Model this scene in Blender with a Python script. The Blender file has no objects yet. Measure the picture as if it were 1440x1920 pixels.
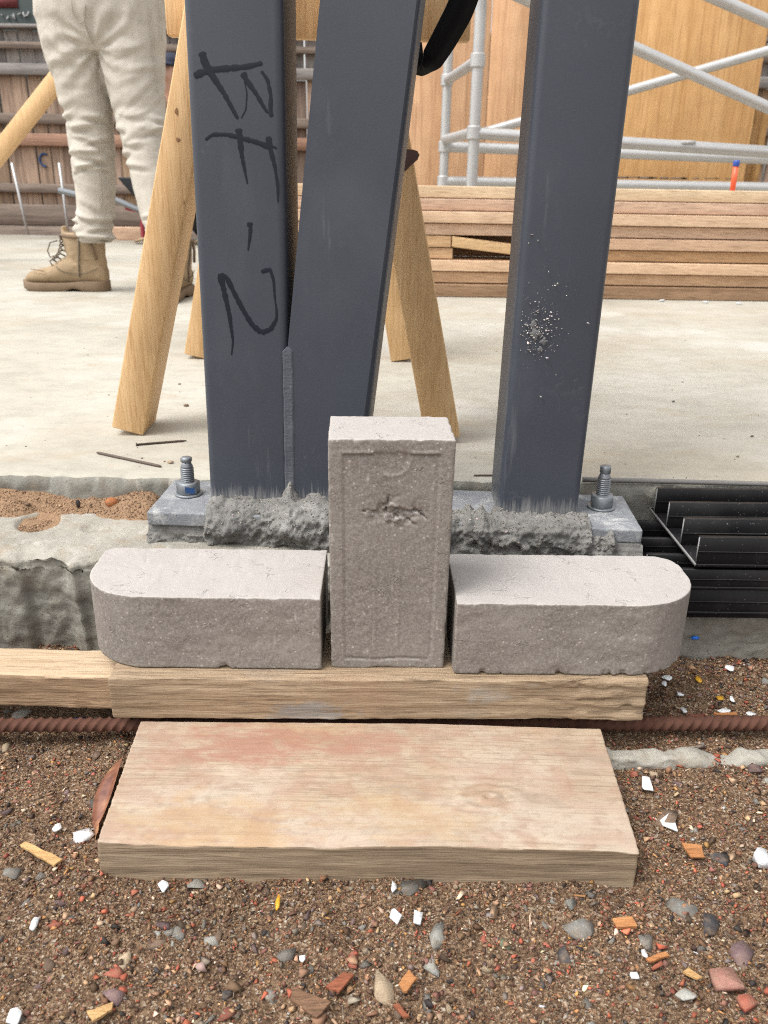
import bpy, bmesh, math, random
import numpy as np
from mathutils import Matrix, Vector

random.seed(7)
RNG = np.random.default_rng(11)
S = bpy.context.scene
COL = S.collection

# ------------------------------------------------------------------ camera
CAM = np.array([-0.013, -0.691, 0.439])
PITCH, YAW, ROLL, FPX = math.radians(21.82), math.radians(0.58), math.radians(0.97), 1562.0
_f = np.array([math.sin(YAW) * math.cos(PITCH), math.cos(YAW) * math.cos(PITCH), -math.sin(PITCH)])
_r0 = np.array([math.cos(YAW), -math.sin(YAW), 0.0])
_u0 = np.cross(_r0, _f)
_r = math.cos(ROLL) * _r0 + math.sin(ROLL) * _u0
_u = -math.sin(ROLL) * _r0 + math.cos(ROLL) * _u0
cd = bpy.data.cameras.new('camera')
cam = bpy.data.objects.new('camera', cd)
COL.objects.link(cam)
cam.matrix_world = Matrix(((_r[0], _u[0], -_f[0], CAM[0]), (_r[1], _u[1], -_f[1], CAM[1]), (_r[2], _u[2], -_f[2], CAM[2]), (0, 0, 0, 1)))
cd.sensor_fit = 'VERTICAL'
cd.sensor_height = 36.0
cd.lens = 36.0 * FPX / 1920.0
cd.clip_start = 0.02
cd.clip_end = 300
cd.dof.use_dof = True
cd.dof.focus_distance = 0.80
cd.dof.aperture_fstop = 13
S.camera = cam

# ------------------------------------------------------------------ sky, sun, exposure (overcast day)
W = bpy.data.worlds.new('World')
S.world = W
W.use_nodes = True
wn = W.node_tree
bg = wn.nodes['Background']
sky = wn.nodes.new('ShaderNodeTexSky')
sky.sky_type = 'NISHITA'
sky.sun_disc = False
SUN_EL, SUN_AZ = math.radians(60), math.radians(243)
sky.sun_elevation = SUN_EL
sky.sun_rotation = SUN_AZ
sky.dust_density = 4.0
sky.air_density = 1.5
hs = wn.nodes.new('ShaderNodeHueSaturation')
hs.inputs['Saturation'].default_value = 0.10
wn.links.new(sky.outputs['Color'], hs.inputs['Color'])
wn.links.new(hs.outputs['Color'], bg.inputs['Color'])
bg.inputs['Strength'].default_value = 0.15
sl = bpy.data.lights.new('sun', 'SUN')
sl.energy = 1.0
sl.angle = math.radians(28)
sl.color = (1.0, 0.96, 0.9)
so = bpy.data.objects.new('sun', sl)
COL.objects.link(so)
_sd = Vector((math.sin(SUN_AZ) * math.cos(SUN_EL), math.cos(SUN_AZ) * math.cos(SUN_EL), math.sin(SUN_EL)))
so.rotation_euler = (-_sd).to_track_quat('-Z', 'Y').to_euler()
S.view_settings.view_transform = 'Standard'
S.view_settings.look = 'None'
S.view_settings.exposure = 1.0
S.view_settings.gamma = 1.0
S.view_settings.use_curve_mapping = False
S.render.engine = 'CYCLES'
S.cycles.use_denoising = False
S.cycles.use_adaptive_sampling = False
S.cycles.max_bounces = 6
S.cycles.pixel_filter_type = 'BLACKMAN_HARRIS'
S.cycles.filter_width = 1.1

# ------------------------------------------------------------------ measuring helpers
def ray(px, py):
    return _f + _r * (px - 720) / FPX - _u * (py - 960) / FPX
def atz(px, py, z):
    d = ray(px, py)
    return CAM + d * (z - CAM[2]) / d[2]
def aty(px, py, y):
    d = ray(px, py)
    return CAM + d * (y - CAM[1]) / d[1]

# ------------------------------------------------------------------ noise
def _hash(ix, iy, iz, seed):
    h = (ix.astype(np.int64) * 374761393 + iy.astype(np.int64) * 668265263 + iz.astype(np.int64) * 2147483647 + seed * 1274126177) & 0xffffffff
    h = ((h ^ (h >> 13)) * 1274126177) & 0xffffffff
    h = (h ^ (h >> 16)) & 0xffffffff
    return h / 4294967295.0
def vn(P, seed=0):
    P = np.asarray(P, float)
    i = np.floor(P).astype(np.int64)
    f = P - i
    f = f * f * (3 - 2 * f)
    o = 0
    for dx in (0, 1):
        wx = f[:, 0] if dx else 1 - f[:, 0]
        for dy in (0, 1):
            wy = f[:, 1] if dy else 1 - f[:, 1]
            for dz in (0, 1):
                wz = f[:, 2] if dz else 1 - f[:, 2]
                o = o + wx * wy * wz * _hash(i[:, 0] + dx, i[:, 1] + dy, i[:, 2] + dz, seed)
    return o * 2 - 1
def fbm(P, scale, octs=4, seed=0, gain=0.5):
    P = np.asarray(P, float) * np.asarray(scale)
    a, o = 1.0, 0
    for k in range(octs):
        o = o + a * vn(P, seed + k * 17)
        P = P * 2.03 + 3.7
        a *= gain
    return o
def p3(x, y, z=None):
    x = np.asarray(x, float)
    return np.stack([x, np.broadcast_to(y, x.shape), np.zeros_like(x) if z is None else np.broadcast_to(z, x.shape)], -1)
def sstep(a, b, x):
    t = np.clip((x - a) / (b - a), 0, 1)
    return t * t * (3 - 2 * t)

# ------------------------------------------------------------------ object helpers
ORG = {}
def mesh_np(name, V, F, smooth=False):
    """V (n,3); F one (m,k) array or a list of them"""
    V = np.asarray(V, np.float32)
    Fs = F if isinstance(F, list) else [F]
    Fs = [np.asarray(f, np.int32) for f in Fs if len(f)]
    me = bpy.data.meshes.new(name)
    me.vertices.add(len(V))
    me.vertices.foreach_set('co', V.ravel())
    loops = np.concatenate([f.ravel() for f in Fs])
    sizes = np.concatenate([np.full(len(f), f.shape[1], np.int32) for f in Fs])
    starts = np.concatenate([[0], np.cumsum(sizes)[:-1]]).astype(np.int32)
    me.loops.add(len(loops))
    me.loops.foreach_set('vertex_index', loops)
    me.polygons.add(len(sizes))
    me.polygons.foreach_set('loop_start', starts)
    me.polygons.foreach_set('loop_total', sizes)
    if smooth:
        me.polygons.foreach_set('use_smooth', np.ones(len(sizes), bool))
    me.update(calc_edges=True)
    me.validate()
    return me
def tag(o, label=None, cat=None, group=None, kind=None):
    if label: o['label'] = label
    if cat: o['category'] = cat
    if group: o['group'] = group
    if kind: o['kind'] = kind
    return o
def thing(name, loc, label, cat, group=None):
    o = bpy.data.objects.new(name, None)
    o.empty_display_size = 0.05
    COL.objects.link(o)
    o.location = [float(v) for v in loc]
    ORG[o] = np.array(loc, float)
    return tag(o, label, cat, group)
def obj(name, geo, mat, parent=None, smooth=False, label=None, cat=None, group=None, kind=None, origin=None):
    """geo = (V, F) in world metres; children are stored relative to their parent's origin"""
    V, F = geo
    V = np.asarray(V, float)
    if parent is not None and origin is None:
        org = ORG[parent]
    elif origin is not None:
        org = np.array(origin, float)
    else:
        org = np.array([(V[:, 0].min() + V[:, 0].max()) / 2, (V[:, 1].min() + V[:, 1].max()) / 2, V[:, 2].min()])
    me = mesh_np(name, V - org, F, smooth)
    o = bpy.data.objects.new(name, me)
    COL.objects.link(o)
    for m in (mat if isinstance(mat, (list, tuple)) else [mat]):
        me.materials.append(m)
    if parent is not None:
        o.parent = parent
        o.location = [float(v) for v in (org - ORG[parent])]
    else:
        o.location = [float(v) for v in org]
    ORG[o] = org
    return tag(o, label, cat, group, kind)
def join(*geos):
    Vs, Fs, n = [], {}, 0
    for V, F in geos:
        V = np.asarray(V, float)
        for f in (F if isinstance(F, list) else [F]):
            f = np.asarray(f)
            Fs.setdefault(f.shape[1], []).append(f + n)
        Vs.append(V)
        n += len(V)
    return np.concatenate(Vs), [np.concatenate(v) for v in Fs.values()]
def bm_geo(bm):
    bm.verts.ensure_lookup_table()
    bm.verts.index_update()
    V = np.array([v.co[:] for v in bm.verts])
    d = {}
    for f in bm.faces:
        d.setdefault(len(f.verts), []).append([v.index for v in f.verts])
    bm.free()
    return V, [np.array(v) for v in d.values()]
def box(x0, x1, y0, y1, z0, z1, bev=0.0, seg=1):
    bm = bmesh.new()
    bmesh.ops.create_cube(bm, size=1)
    for v in bm.verts:
        v.co = Vector(((x0 + x1) / 2 + v.co.x * (x1 - x0), (y0 + y1) / 2 + v.co.y * (y1 - y0), (z0 + z1) / 2 + v.co.z * (z1 - z0)))
    if bev > 0:
        bmesh.ops.bevel(bm, geom=bm.edges[:], offset=bev, segments=seg, profile=0.5, affect='EDGES')
    return bm_geo(bm)
def xf(geo, M):
    V, F = geo
    M = np.array(M)
    return np.asarray(V) @ M[:3, :3].T + M[:3, 3], F
def beam(p0, p1, w, d, side=(1, 0, 0), bev=0.0015, seg=1):
    """bar from p0 to p1; w across `side`, d across the third axis"""
    p0, p1 = np.array(p0, float), np.array(p1, float)
    ax = p1 - p0
    L = np.linalg.norm(ax)
    ax /= L
    s = np.array(side, float)
    s -= ax * (s @ ax)
    s /= np.linalg.norm(s)
    t = np.cross(ax, s)
    g = box(-w / 2, w / 2, -d / 2, d / 2, 0, L, bev, seg)
    M = np.eye(4)
    M[:3, 0], M[:3, 1], M[:3, 2], M[:3, 3] = s, t, ax, p0
    return xf(g, M)
def tube(pts, r, n=10, cap=True):
    pts = np.array(pts, float)
    rr = np.broadcast_to(np.asarray(r, float), (len(pts),))
    T = np.gradient(pts, axis=0)
    T /= np.linalg.norm(T, axis=1)[:, None]
    a = np.array([0, 0, 1.0]) if abs(T[0, 2]) < 0.9 else np.array([1.0, 0, 0])
    V = []
    ang = np.arange(n) / n * 2 * math.pi
    s = np.cross(T[0], a)
    for i in range(len(pts)):
        s = s - T[i] * (s @ T[i])
        s /= np.linalg.norm(s)
        t = np.cross(T[i], s)
        V.append(pts[i] + rr[i] * (np.cos(ang)[:, None] * s + np.sin(ang)[:, None] * t))
    V = np.concatenate(V)
    F = []
    for i in range(len(pts) - 1):
        for k in range(n):
            F.append((i * n + k, i * n + (k + 1) % n, (i + 1) * n + (k + 1) % n, (i + 1) * n + k))
    Fs = [np.array(F)]
    if cap:
        Fs.append(np.array([list(range(n))[::-1], [(len(pts) - 1) * n + k for k in range(n)]]))
    return V, Fs
def loft(rings, n=24):
    """rings: (centre, a, b): ellipse axes vectors"""
    ang = np.arange(n) / n * 2 * math.pi
    V = [np.array(c, float) + np.cos(ang)[:, None] * np.array(a, float) + np.sin(ang)[:, None] * np.array(b, float) for c, a, b in rings]
    m = len(V)
    V = np.concatenate(V)
    F = [(i * n + k, i * n + (k + 1) % n, (i + 1) * n + (k + 1) % n, (i + 1) * n + k) for i in range(m - 1) for k in range(n)]
    return V, [np.array(F), np.array([list(range(n))[::-1], [(m - 1) * n + k for k in range(n)]])]
def lathe(c, prof, n=24, hexa=False):
    """profile of (radius, z) about a vertical axis"""
    k = 6 if hexa else n
    ang = np.arange(k) / k * 2 * math.pi + 0.35
    V = np.concatenate([np.stack([c[0] + r * np.cos(ang), c[1] + r * np.sin(ang), np.full(k, c[2] + z)], -1) for r, z in prof])
    F = [(i * k + j, i * k + (j + 1) % k, (i + 1) * k + (j + 1) % k, (i + 1) * k + j) for i in range(len(prof) - 1) for j in range(k)]
    m = len(prof)
    return V, [np.array(F), np.array([list(range(k))[::-1], [(m - 1) * k + j for j in range(k)]])]
def prism(poly, y0, y1):
    """polygon of (x, z), counter-clockwise seen from the front, extruded from y0 to y1"""
    n = len(poly)
    V = np.array([(x, y0, z) for x, z in poly] + [(x, y1, z) for x, z in poly], float)
    F = np.array([(i, i + n, (i + 1) % n + n, (i + 1) % n) for i in range(n)])
    return V, [F, np.array([list(range(n)), list(range(n, 2 * n))[::-1]])]
def grid_faces(nu, nv):
    i, j = np.meshgrid(np.arange(nu - 1), np.arange(nv - 1), indexing='ij')
    a = (i * nv + j).ravel()
    return np.stack([a, a + nv, a + nv + 1, a + 1], -1)
def gridbox(x0, x1, y0, y1, z0, z1, step, r=0.002, rn=0.0, seed=0):
    """dense box with rounded, unevenly worn edges"""
    lo, hi = np.array([x0, y0, z0]), np.array([x1, y1, z1])
    st = np.broadcast_to(np.asarray(step, float), (3,))
    n = np.maximum(2, np.ceil((hi - lo) / st).astype(int) + 1)
    def axis(k):
        a = np.linspace(lo[k], hi[k], n[k])
        e = [0.0, r * 0.3, r * 0.7] + [r * 1.2]
        a = a[(a > lo[k] + r * 1.5) & (a < hi[k] - r * 1.5)]
        return np.concatenate([lo[k] + np.array(e), a, hi[k] - np.array(e[::-1])])
    A = [axis(k) for k in range(3)]
    Vs, Fs, c = [], [], 0
    for k in range(3):
        u, v = (k + 1) % 3, (k + 2) % 3
        for side in (0, 1):
            U, Vv = np.meshgrid(A[u], A[v], indexing='ij')
            P = np.zeros((U.size, 3))
            P[:, u], P[:, v] = U.ravel(), Vv.ravel()
            P[:, k] = hi[k] if side else lo[k]
            f = grid_faces(len(A[u]), len(A[v]))
            Fs.append((f if side else f[:, ::-1]) + c)
            Vs.append(P)
            c += len(P)
    V, F = np.concatenate(Vs), np.concatenate(Fs)
    key = np.round(V * 1e6).astype(np.int64)
    _, idx, inv = np.unique(key, axis=0, return_index=True, return_inverse=True)
    V, F = V[idx], inv.ravel()[F]
    rr = np.full(len(V), r)
    if rn:
        rr = r * (1 + rn * np.clip(fbm(V, 90, 3, seed), -0.6, 1.5))
    rr = rr[:, None]
    q = np.clip(V, lo + rr, hi - rr)
    d = V - q
    L = np.linalg.norm(d, axis=1)[:, None]
    V = np.where(L > 1e-9, q + d / np.maximum(L, 1e-9) * np.minimum(rr, L), V)
    return V, F
def rot2(V, ang, c):
    V = np.array(V, float)
    x, y = V[:, 0] - c[0], V[:, 1] - c[1]
    V[:, 0] = c[0] + x * math.cos(ang) - y * math.sin(ang)
    V[:, 1] = c[1] + x * math.sin(ang) + y * math.cos(ang)
    return V
def remesh(geo, voxel, smooth=4):
    me = mesh_np('tmp', *geo)
    o = bpy.data.objects.new('tmp', me)
    COL.objects.link(o)
    m = o.modifiers.new('r', 'REMESH')
    m.mode = 'VOXEL'
    m.voxel_size = voxel
    s = o.modifiers.new('s', 'SMOOTH')
    s.factor, s.iterations = 0.5, smooth
    dg = bpy.context.evaluated_depsgraph_get()
    ev = o.evaluated_get(dg).to_mesh()
    V = np.empty(len(ev.vertices) * 3)
    ev.vertices.foreach_get('co', V)
    N = np.empty(len(ev.vertices) * 3)
    ev.vertices.foreach_get('normal', N)
    d = {}
    for p in ev.polygons:
        d.setdefault(len(p.vertices), []).append(tuple(p.vertices))
    F = [np.array(v) for v in d.values()]
    bpy.data.objects.remove(o)
    bpy.data.meshes.remove(me)
    return V.reshape(-1, 3), F, N.reshape(-1, 3)
def hull(pts):
    bm = bmesh.new()
    for p in pts:
        bm.verts.new(p)
    r = bmesh.ops.convex_hull(bm, input=bm.verts[:])
    bmesh.ops.delete(bm, geom=[v for v in bm.verts if not v.link_faces], context='VERTS')
    return bm_geo(bm)
def setcol(o, C, name='tint'):
    a = o.data.color_attributes.new(name, 'FLOAT_COLOR', 'POINT')
    C = np.concatenate([C, np.ones((len(C), 1))], 1).astype(np.float32)
    a.data.foreach_set('color', C.ravel())

# ------------------------------------------------------------------ material helper
class Mat:
    def __init__(s, name, rough=0.7, metal=0.0, spec=0.5):
        s.m = bpy.data.materials.new(name)
        s.m.use_nodes = True
        s.t = s.m.node_tree
        s.b = s.t.nodes['Principled BSDF']
        s.b.inputs['Roughness'].default_value = rough
        s.b.inputs['Metallic'].default_value = metal
        s.b.inputs['Specular IOR Level'].default_value = spec
        s.co = s.n('ShaderNodeTexCoord').outputs['Object']
        s.nrm = None
    def n(s, t, **k):
        x = s.t.nodes.new(t)
        for a, v in k.items(): setattr(x, a, v)
        return x
    def put(s, sock, v):
        if hasattr(v, 'links') or isinstance(v, bpy.types.NodeSocket): s.t.links.new(v, sock)
        elif isinstance(v, (tuple, list)) and len(v) == 3 and sock.type == 'RGBA': sock.default_value = (*v, 1)
        else: sock.default_value = v
    def map(s, scale=(1, 1, 1), rot=(0, 0, 0), loc=(0, 0, 0), vec=None):
        x = s.n('ShaderNodeMapping')
        s.put(x.inputs['Vector'], vec or s.co)
        x.inputs['Scale'].default_value = scale
        x.inputs['Rotation'].default_value = rot
        x.inputs['Location'].default_value = loc
        return x.outputs[0]
    def noise(s, scale, detail=4, rough=0.55, dist=0.0, vec=None, col=False):
        x = s.n('ShaderNodeTexNoise')
        s.put(x.inputs['Vector'], vec or s.co)
        x.inputs['Scale'].default_value = scale
        x.inputs['Detail'].default_value = detail
        x.inputs['Roughness'].default_value = rough
        x.inputs['Distortion'].default_value = dist
        return x.outputs['Color' if col else 0]
    def voro(s, scale, feat='F1', vec=None, out=0, rnd=1.0):
        x = s.n('ShaderNodeTexVoronoi', feature=feat)
        s.put(x.inputs['Vector'], vec or s.co)
        x.inputs['Scale'].default_value = scale
        x.inputs['Randomness'].default_value = rnd
        return x.outputs[out]
    def ramp(s, fac, stops, interp='LINEAR'):
        x = s.n('ShaderNodeValToRGB')
        x.color_ramp.interpolation = interp
        e = x.color_ramp.elements
        while len(e) < len(stops): e.new(0.5)
        for k, (p, c) in enumerate(stops):
            e[k].position = p
            e[k].color = (c, c, c, 1) if isinstance(c, (int, float)) else (*c, 1)
        s.put(x.inputs[0], fac)
        return x.outputs[0]
    def mix(s, fac, a, b, mode='MIX'):
        x = s.n('ShaderNodeMix', data_type='RGBA', blend_type=mode)
        s.put(x.inputs[0], fac); s.put(x.inputs[6], a); s.put(x.inputs[7], b)
        return x.outputs[2]
    def math(s, op, a, b=0.0, c=None):
        x = s.n('ShaderNodeMath', operation=op)
        s.put(x.inputs[0], a); s.put(x.inputs[1], b)
        if c is not None: s.put(x.inputs[2], c)
        return x.outputs[0]
    def sep(s, vec=None):
        x = s.n('ShaderNodeSeparateXYZ')
        s.put(x.inputs[0], vec or s.co)
        return x.outputs
    def rand(s):
        return s.n('ShaderNodeObjectInfo').outputs['Random']
    def bump(s, h, strength=0.5, dist=0.001):
        x = s.n('ShaderNodeBump')
        s.put(x.inputs['Height'], h)
        x.inputs['Strength'].default_value = strength
        x.inputs['Distance'].default_value = dist
        if s.nrm is not None: s.t.links.new(s.nrm, x.inputs['Normal'])
        s.nrm = x.outputs[0]
        return s
    def done(s, color, rough=None):
        s.put(s.b.inputs['Base Color'], color)
        if rough is not None: s.put(s.b.inputs['Roughness'], rough)
        if s.nrm is not None: s.t.links.new(s.nrm, s.b.inputs['Normal'])
        return s.m

def srgb(r, g, b):
    f = lambda c: (c / 255 / 12.92) if c / 255 <= 0.04045 else ((c / 255 + 0.055) / 1.055) ** 2.4
    return (f(r), f(g), f(b))
def sc(c, k): return tuple(v * k for v in c)

def brick_mat(name, cream):
    m = Mat(name, 0.9, spec=0.25)
    big = m.noise(14, 4)
    fine = m.noise(430, 3, 0.7)
    base = m.ramp(big, [(0.3, (0.155, 0.135, 0.119)), (0.55, (0.195, 0.172, 0.153)), (0.75, (0.232, 0.207, 0.187))])
    base = m.mix(m.ramp(fine, [(0.42, 0.0), (0.66, 0.75)]), base, (0.30, 0.27, 0.243))
    base = m.mix(m.ramp(m.noise(300, 3, 0.7, vec=m.map(loc=(3, 3, 3))), [(0.30, 0.6), (0.44, 0.0)]), base, (0.15, 0.125, 0.11))
    # pale lime flecks, some drawn out into scratches
    fl = m.ramp(m.voro(150, vec=m.map((1, 1, 1.0))), [(0.0, 1.0), (0.12, 0.8), (0.2, 0.0)])
    fl = m.math('MULTIPLY', fl, m.ramp(m.noise(60, 2), [(0.40, 0.0), (0.55, 1.0)]))
    sc1 = m.ramp(m.voro(95, vec=m.map((1.0, 1.0, 0.28), rot=(0.25, 0.5, 0.3))), [(0.0, 1.0), (0.1, 0.6), (0.16, 0.0)])
    sc1 = m.math('MULTIPLY', sc1, m.ramp(m.noise(45, 2, vec=m.map(loc=(3, 1, 2))), [(0.5, 0.0), (0.62, 0.9)]))
    sc2 = m.ramp(m.noise(70, 4, 0.75, 0.3, vec=m.map((2.2, 2.2, 0.5), loc=(8, 3, 5))), [(0.60, 0.0), (0.70, 0.55)])
    sp = m.math('MAXIMUM', m.math('MAXIMUM', fl, sc1), m.math('MULTIPLY', sc2, m.ramp(m.noise(330, 3, 0.7), [(0.42, 0.0), (0.6, 1.0)])))
    base = m.mix(m.math('MULTIPLY', sp, m.math('MULTIPLY', m.noise(25, 3), 1.15)), base, (0.50, 0.46, 0.415))
    dk = m.ramp(m.voro(120, vec=m.map(loc=(5, 5, 5))), [(0.0, 1.0), (0.07, 0.5), (0.1, 0.0)])
    base = m.mix(m.math('MULTIPLY', dk, 0.5), base, (0.1, 0.085, 0.075))
    if cream:  # upward faces painted paler, putting the light from above into the colour
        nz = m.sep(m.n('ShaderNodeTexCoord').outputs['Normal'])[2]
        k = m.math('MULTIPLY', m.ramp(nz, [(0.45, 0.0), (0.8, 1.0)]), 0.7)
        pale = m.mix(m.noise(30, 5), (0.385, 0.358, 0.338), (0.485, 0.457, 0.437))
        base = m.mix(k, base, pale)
    m.bump(m.noise(520, 4, 0.7), 0.45, 0.0007)
    m.bump(m.noise(110, 5, 0.75), 0.07, 0.0012)
    m.bump(sp, 0.3, 0.0006)
    # hairline tears in the clay, in a few places only
    wv = m.n('ShaderNodeVectorMath', operation='ADD')
    sca_ = m.n('ShaderNodeVectorMath', operation='SCALE')
    m.put(sca_.inputs[0], m.noise(70, 3, col=True)); sca_.inputs['Scale'].default_value = 0.03
    m.put(wv.inputs[0], m.map((1, 1.9, 1), loc=(1, 0, 0))); m.put(wv.inputs[1], sca_.outputs[0])
    cr = m.ramp(m.voro(48, 'DISTANCE_TO_EDGE', vec=wv.outputs[0]), [(0.0, 1.0), (0.03, 0.0)])
    cr = m.math('MULTIPLY', cr, m.ramp(m.noise(38, 3, vec=m.map(loc=(9, 2, 4))), [(0.57, 0.0), (0.63, 1.0)]))
    m.bump(m.math('SUBTRACT', 1.0, cr), 0.5, 0.0012)
    base = m.mix(m.math('MULTIPLY', cr, 0.5), base, (0.14, 0.12, 0.11))
    return m.done(base)

def wood_mat(name, a, b, c=None, axis=0, ring=1.0, bumpk=0.5, rough=0.75, stains=None, knots=0.0, tonerand=0.0, fine=1.0, patch=None):
    """a, b early and late wood, c the dark pores; axis the grain direction in object space"""
    m = Mat(name, rough, spec=0.3)
    s = [1.0, 1.0, 1.0]
    s[axis] = 0.045
    rnd = m.math('MULTIPLY', m.rand(), 37.0)
    cx = m.n('ShaderNodeCombineXYZ')
    for k in range(3): m.put(cx.inputs[k], rnd)
    va = m.n('ShaderNodeVectorMath', operation='ADD')
    m.put(va.inputs[0], m.map(tuple(s))); m.put(va.inputs[1], cx.outputs[0])
    gv = va.outputs[0]
    if knots:
        vd = m.voro(2.6 * knots, vec=m.map((1, 1, 1), loc=(0.3, 0.7, 0.2)))
        wob = m.n('ShaderNodeVectorMath', operation='SCALE')
        m.put(wob.inputs[0], m.noise(6, 2, col=True)); wob.inputs['Scale'].default_value = 0.03
        vb = m.n('ShaderNodeVectorMath', operation='ADD')
        m.put(vb.inputs[0], gv); m.put(vb.inputs[1], wob.outputs[0])
        gv = vb.outputs[0]
    g1 = m.noise(55 * ring, 3, 0.6, 0.6, vec=gv)
    g2 = m.noise(420 * fine, 4, 0.7, vec=gv)
    g3 = m.noise(1100 * fine, 2, 0.6, vec=gv)
    col = m.ramp(g1, [(0.35, a), (0.5, tuple((x + y) / 2 for x, y in zip(a, b))), (0.65, b)])
    cc = c or sc(b, 0.45)
    col = m.mix(m.ramp(g2, [(0.48, 0.0), (0.66, 0.8)]), col, cc)
    col = m.mix(m.ramp(g3, [(0.35, 0.25), (0.5, 0.0)]), col, sc(a, 1.25))
    col = m.mix(m.ramp(m.noise(9, 4), [(0.4, 0.0), (0.7, 0.28)]), col, sc(b, 0.6))
    for (scale, lo, hi, k, colr, loc) in (stains or []):
        f = m.ramp(m.noise(scale, 3, 0.55, 0.4, vec=m.map((0.8, 1.2, 1), loc=loc)), [(lo, 0.0), (hi, k)])
        col = m.mix(f, col, colr)
    if patch:
        for (px, py, pz, rad, colr, k) in patch:
            d = m.n('ShaderNodeVectorMath', operation='DISTANCE')
            m.put(d.inputs[0], m.map((0.6, 1.2, 1.2))); d.inputs[1].default_value = (px * 0.6, py * 1.2, pz * 1.2)
            nz_ = m.math('MULTIPLY', m.math('SUBTRACT', m.noise(45, 5, 0.65, 0.5, vec=m.map((0.6, 1.4, 1.4), loc=(px * 9, 1, 2))), 0.5), 3.2)
            dd = m.math('ADD', m.math('DIVIDE', d.outputs['Value'], rad), nz_)
            col = m.mix(m.ramp(dd, [(0.35, k), (0.9, 0.0)]), col, colr)
    if tonerand:
        hv = m.n('ShaderNodeHueSaturation')
        m.put(hv.inputs['Color'], col)
        m.put(hv.inputs['Value'], m.math('MULTIPLY_ADD', m.rand(), tonerand, 1 - tonerand / 2))
        r2 = m.math('FRACT', m.math('MULTIPLY', m.rand(), 7.31))
        m.put(hv.inputs['Hue'], m.math('MULTIPLY_ADD', r2, 0.016, 0.492))
        m.put(hv.inputs['Saturation'], m.math('MULTIPLY_ADD', r2, 0.3, 0.85))
        col = hv.outputs[0]
    m.bump(g2, bumpk, 0.0012)
    m.bump(g3, bumpk * 0.6, 0.0006)
    m.bump(g1, bumpk * 0.5, 0.001)
    return m.done(col)

def plain(name, col, rough=0.6, metal=0.0, var=0.15, scale=40, bump=0.0, spec=0.5, bscale=200):
    m = Mat(name, rough, metal, spec)
    c = m.mix(m.noise(scale, 4), sc(col, 1 - var), sc(col, 1 + var))
    if bump: m.bump(m.noise(bscale, 4, 0.6), bump, 0.001)
    return m.done(c)

# concretes
def concrete_slab_mat():
    m = Mat('slab_concrete', 0.8, spec=0.3)
    v = m.map((0.85, 1.15, 1))
    c = m.ramp(m.noise(3.2, 6, 0.62, vec=v), [(0.3, (0.31, 0.29, 0.24)), (0.5, (0.40, 0.375, 0.315)), (0.68, (0.45, 0.43, 0.375))])
    c = m.mix(m.ramp(m.noise(1.7, 5, 0.6, vec=m.map((0.6, 1.5, 1), loc=(4, 2, 0))), [(0.5, 0.0), (0.72, 0.5)]), c, (0.34, 0.265, 0.165))
    c = m.mix(m.ramp(m.noise(9, 5, 0.7, 0.5, vec=m.map((0.7, 1.3, 1), loc=(1, 7, 0))), [(0.58, 0.0), (0.75, 0.5)]), c, (0.33, 0.235, 0.13))
    c = m.mix(m.ramp(m.noise(30, 5, 0.7, vec=m.map((0.75, 1.2, 1))), [(0.38, 0.28), (0.54, 0.0)]), c, (0.24, 0.22, 0.185))
    c = m.mix(m.ramp(m.noise(5, 4, vec=m.map(loc=(8, 1, 0))), [(0.56, 0.0), (0.7, 0.45)]), c, (0.53, 0.52, 0.49))
    c = m.mix(m.ramp(m.voro(55), [(0.03, 0.6), (0.07, 0.0)]), c, (0.16, 0.13, 0.1))
    c = m.mix(m.ramp(m.noise(220, 3, 0.7), [(0.34, 0.14), (0.48, 0.0)]), c, (0.21, 0.19, 0.155))
    c = m.mix(m.ramp(m.noise(75, 4, 0.7, vec=m.map(loc=(1, 3, 0))), [(0.56, 0.0), (0.72, 0.2)]), c, (0.48, 0.465, 0.43))
    m.bump(m.noise(160, 4, 0.6), 0.25, 0.001)
    m.bump(m.noise(18, 4, vec=m.map((0.5, 1.5, 1))), 0.15, 0.003)
    return m.done(c, m.ramp(m.noise(4, 3), [(0.35, 0.55), (0.6, 0.85)]))
def rough_concrete(name, a, b, dirt, k=0.7, light=None):
    m = Mat(name, 0.92, spec=0.2)
    c = m.ramp(m.noise(16, 6, 0.65), [(0.3, a), (0.65, b)])
    c = m.mix(m.ramp(m.noise(38, 5, 0.7, vec=m.map(loc=(2, 5, 1))), [(0.5, 0.0), (0.7, k)]), c, dirt)
    if light: c = m.mix(m.ramp(m.noise(24, 5, 0.7, 0.6, vec=m.map(loc=(7, 1, 3))), [(0.56, 0.0), (0.66, 0.75)]), c, light)
    c = m.mix(m.ramp(m.voro(130), [(0.06, 0.7), (0.16, 0.0)]), c, sc(a, 0.4))
    m.bump(m.noise(190, 6, 0.72), 0.65, 0.002)
    m.bump(m.noise(40, 5, 0.65), 0.5, 0.004)
    return m.done(c)
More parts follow.
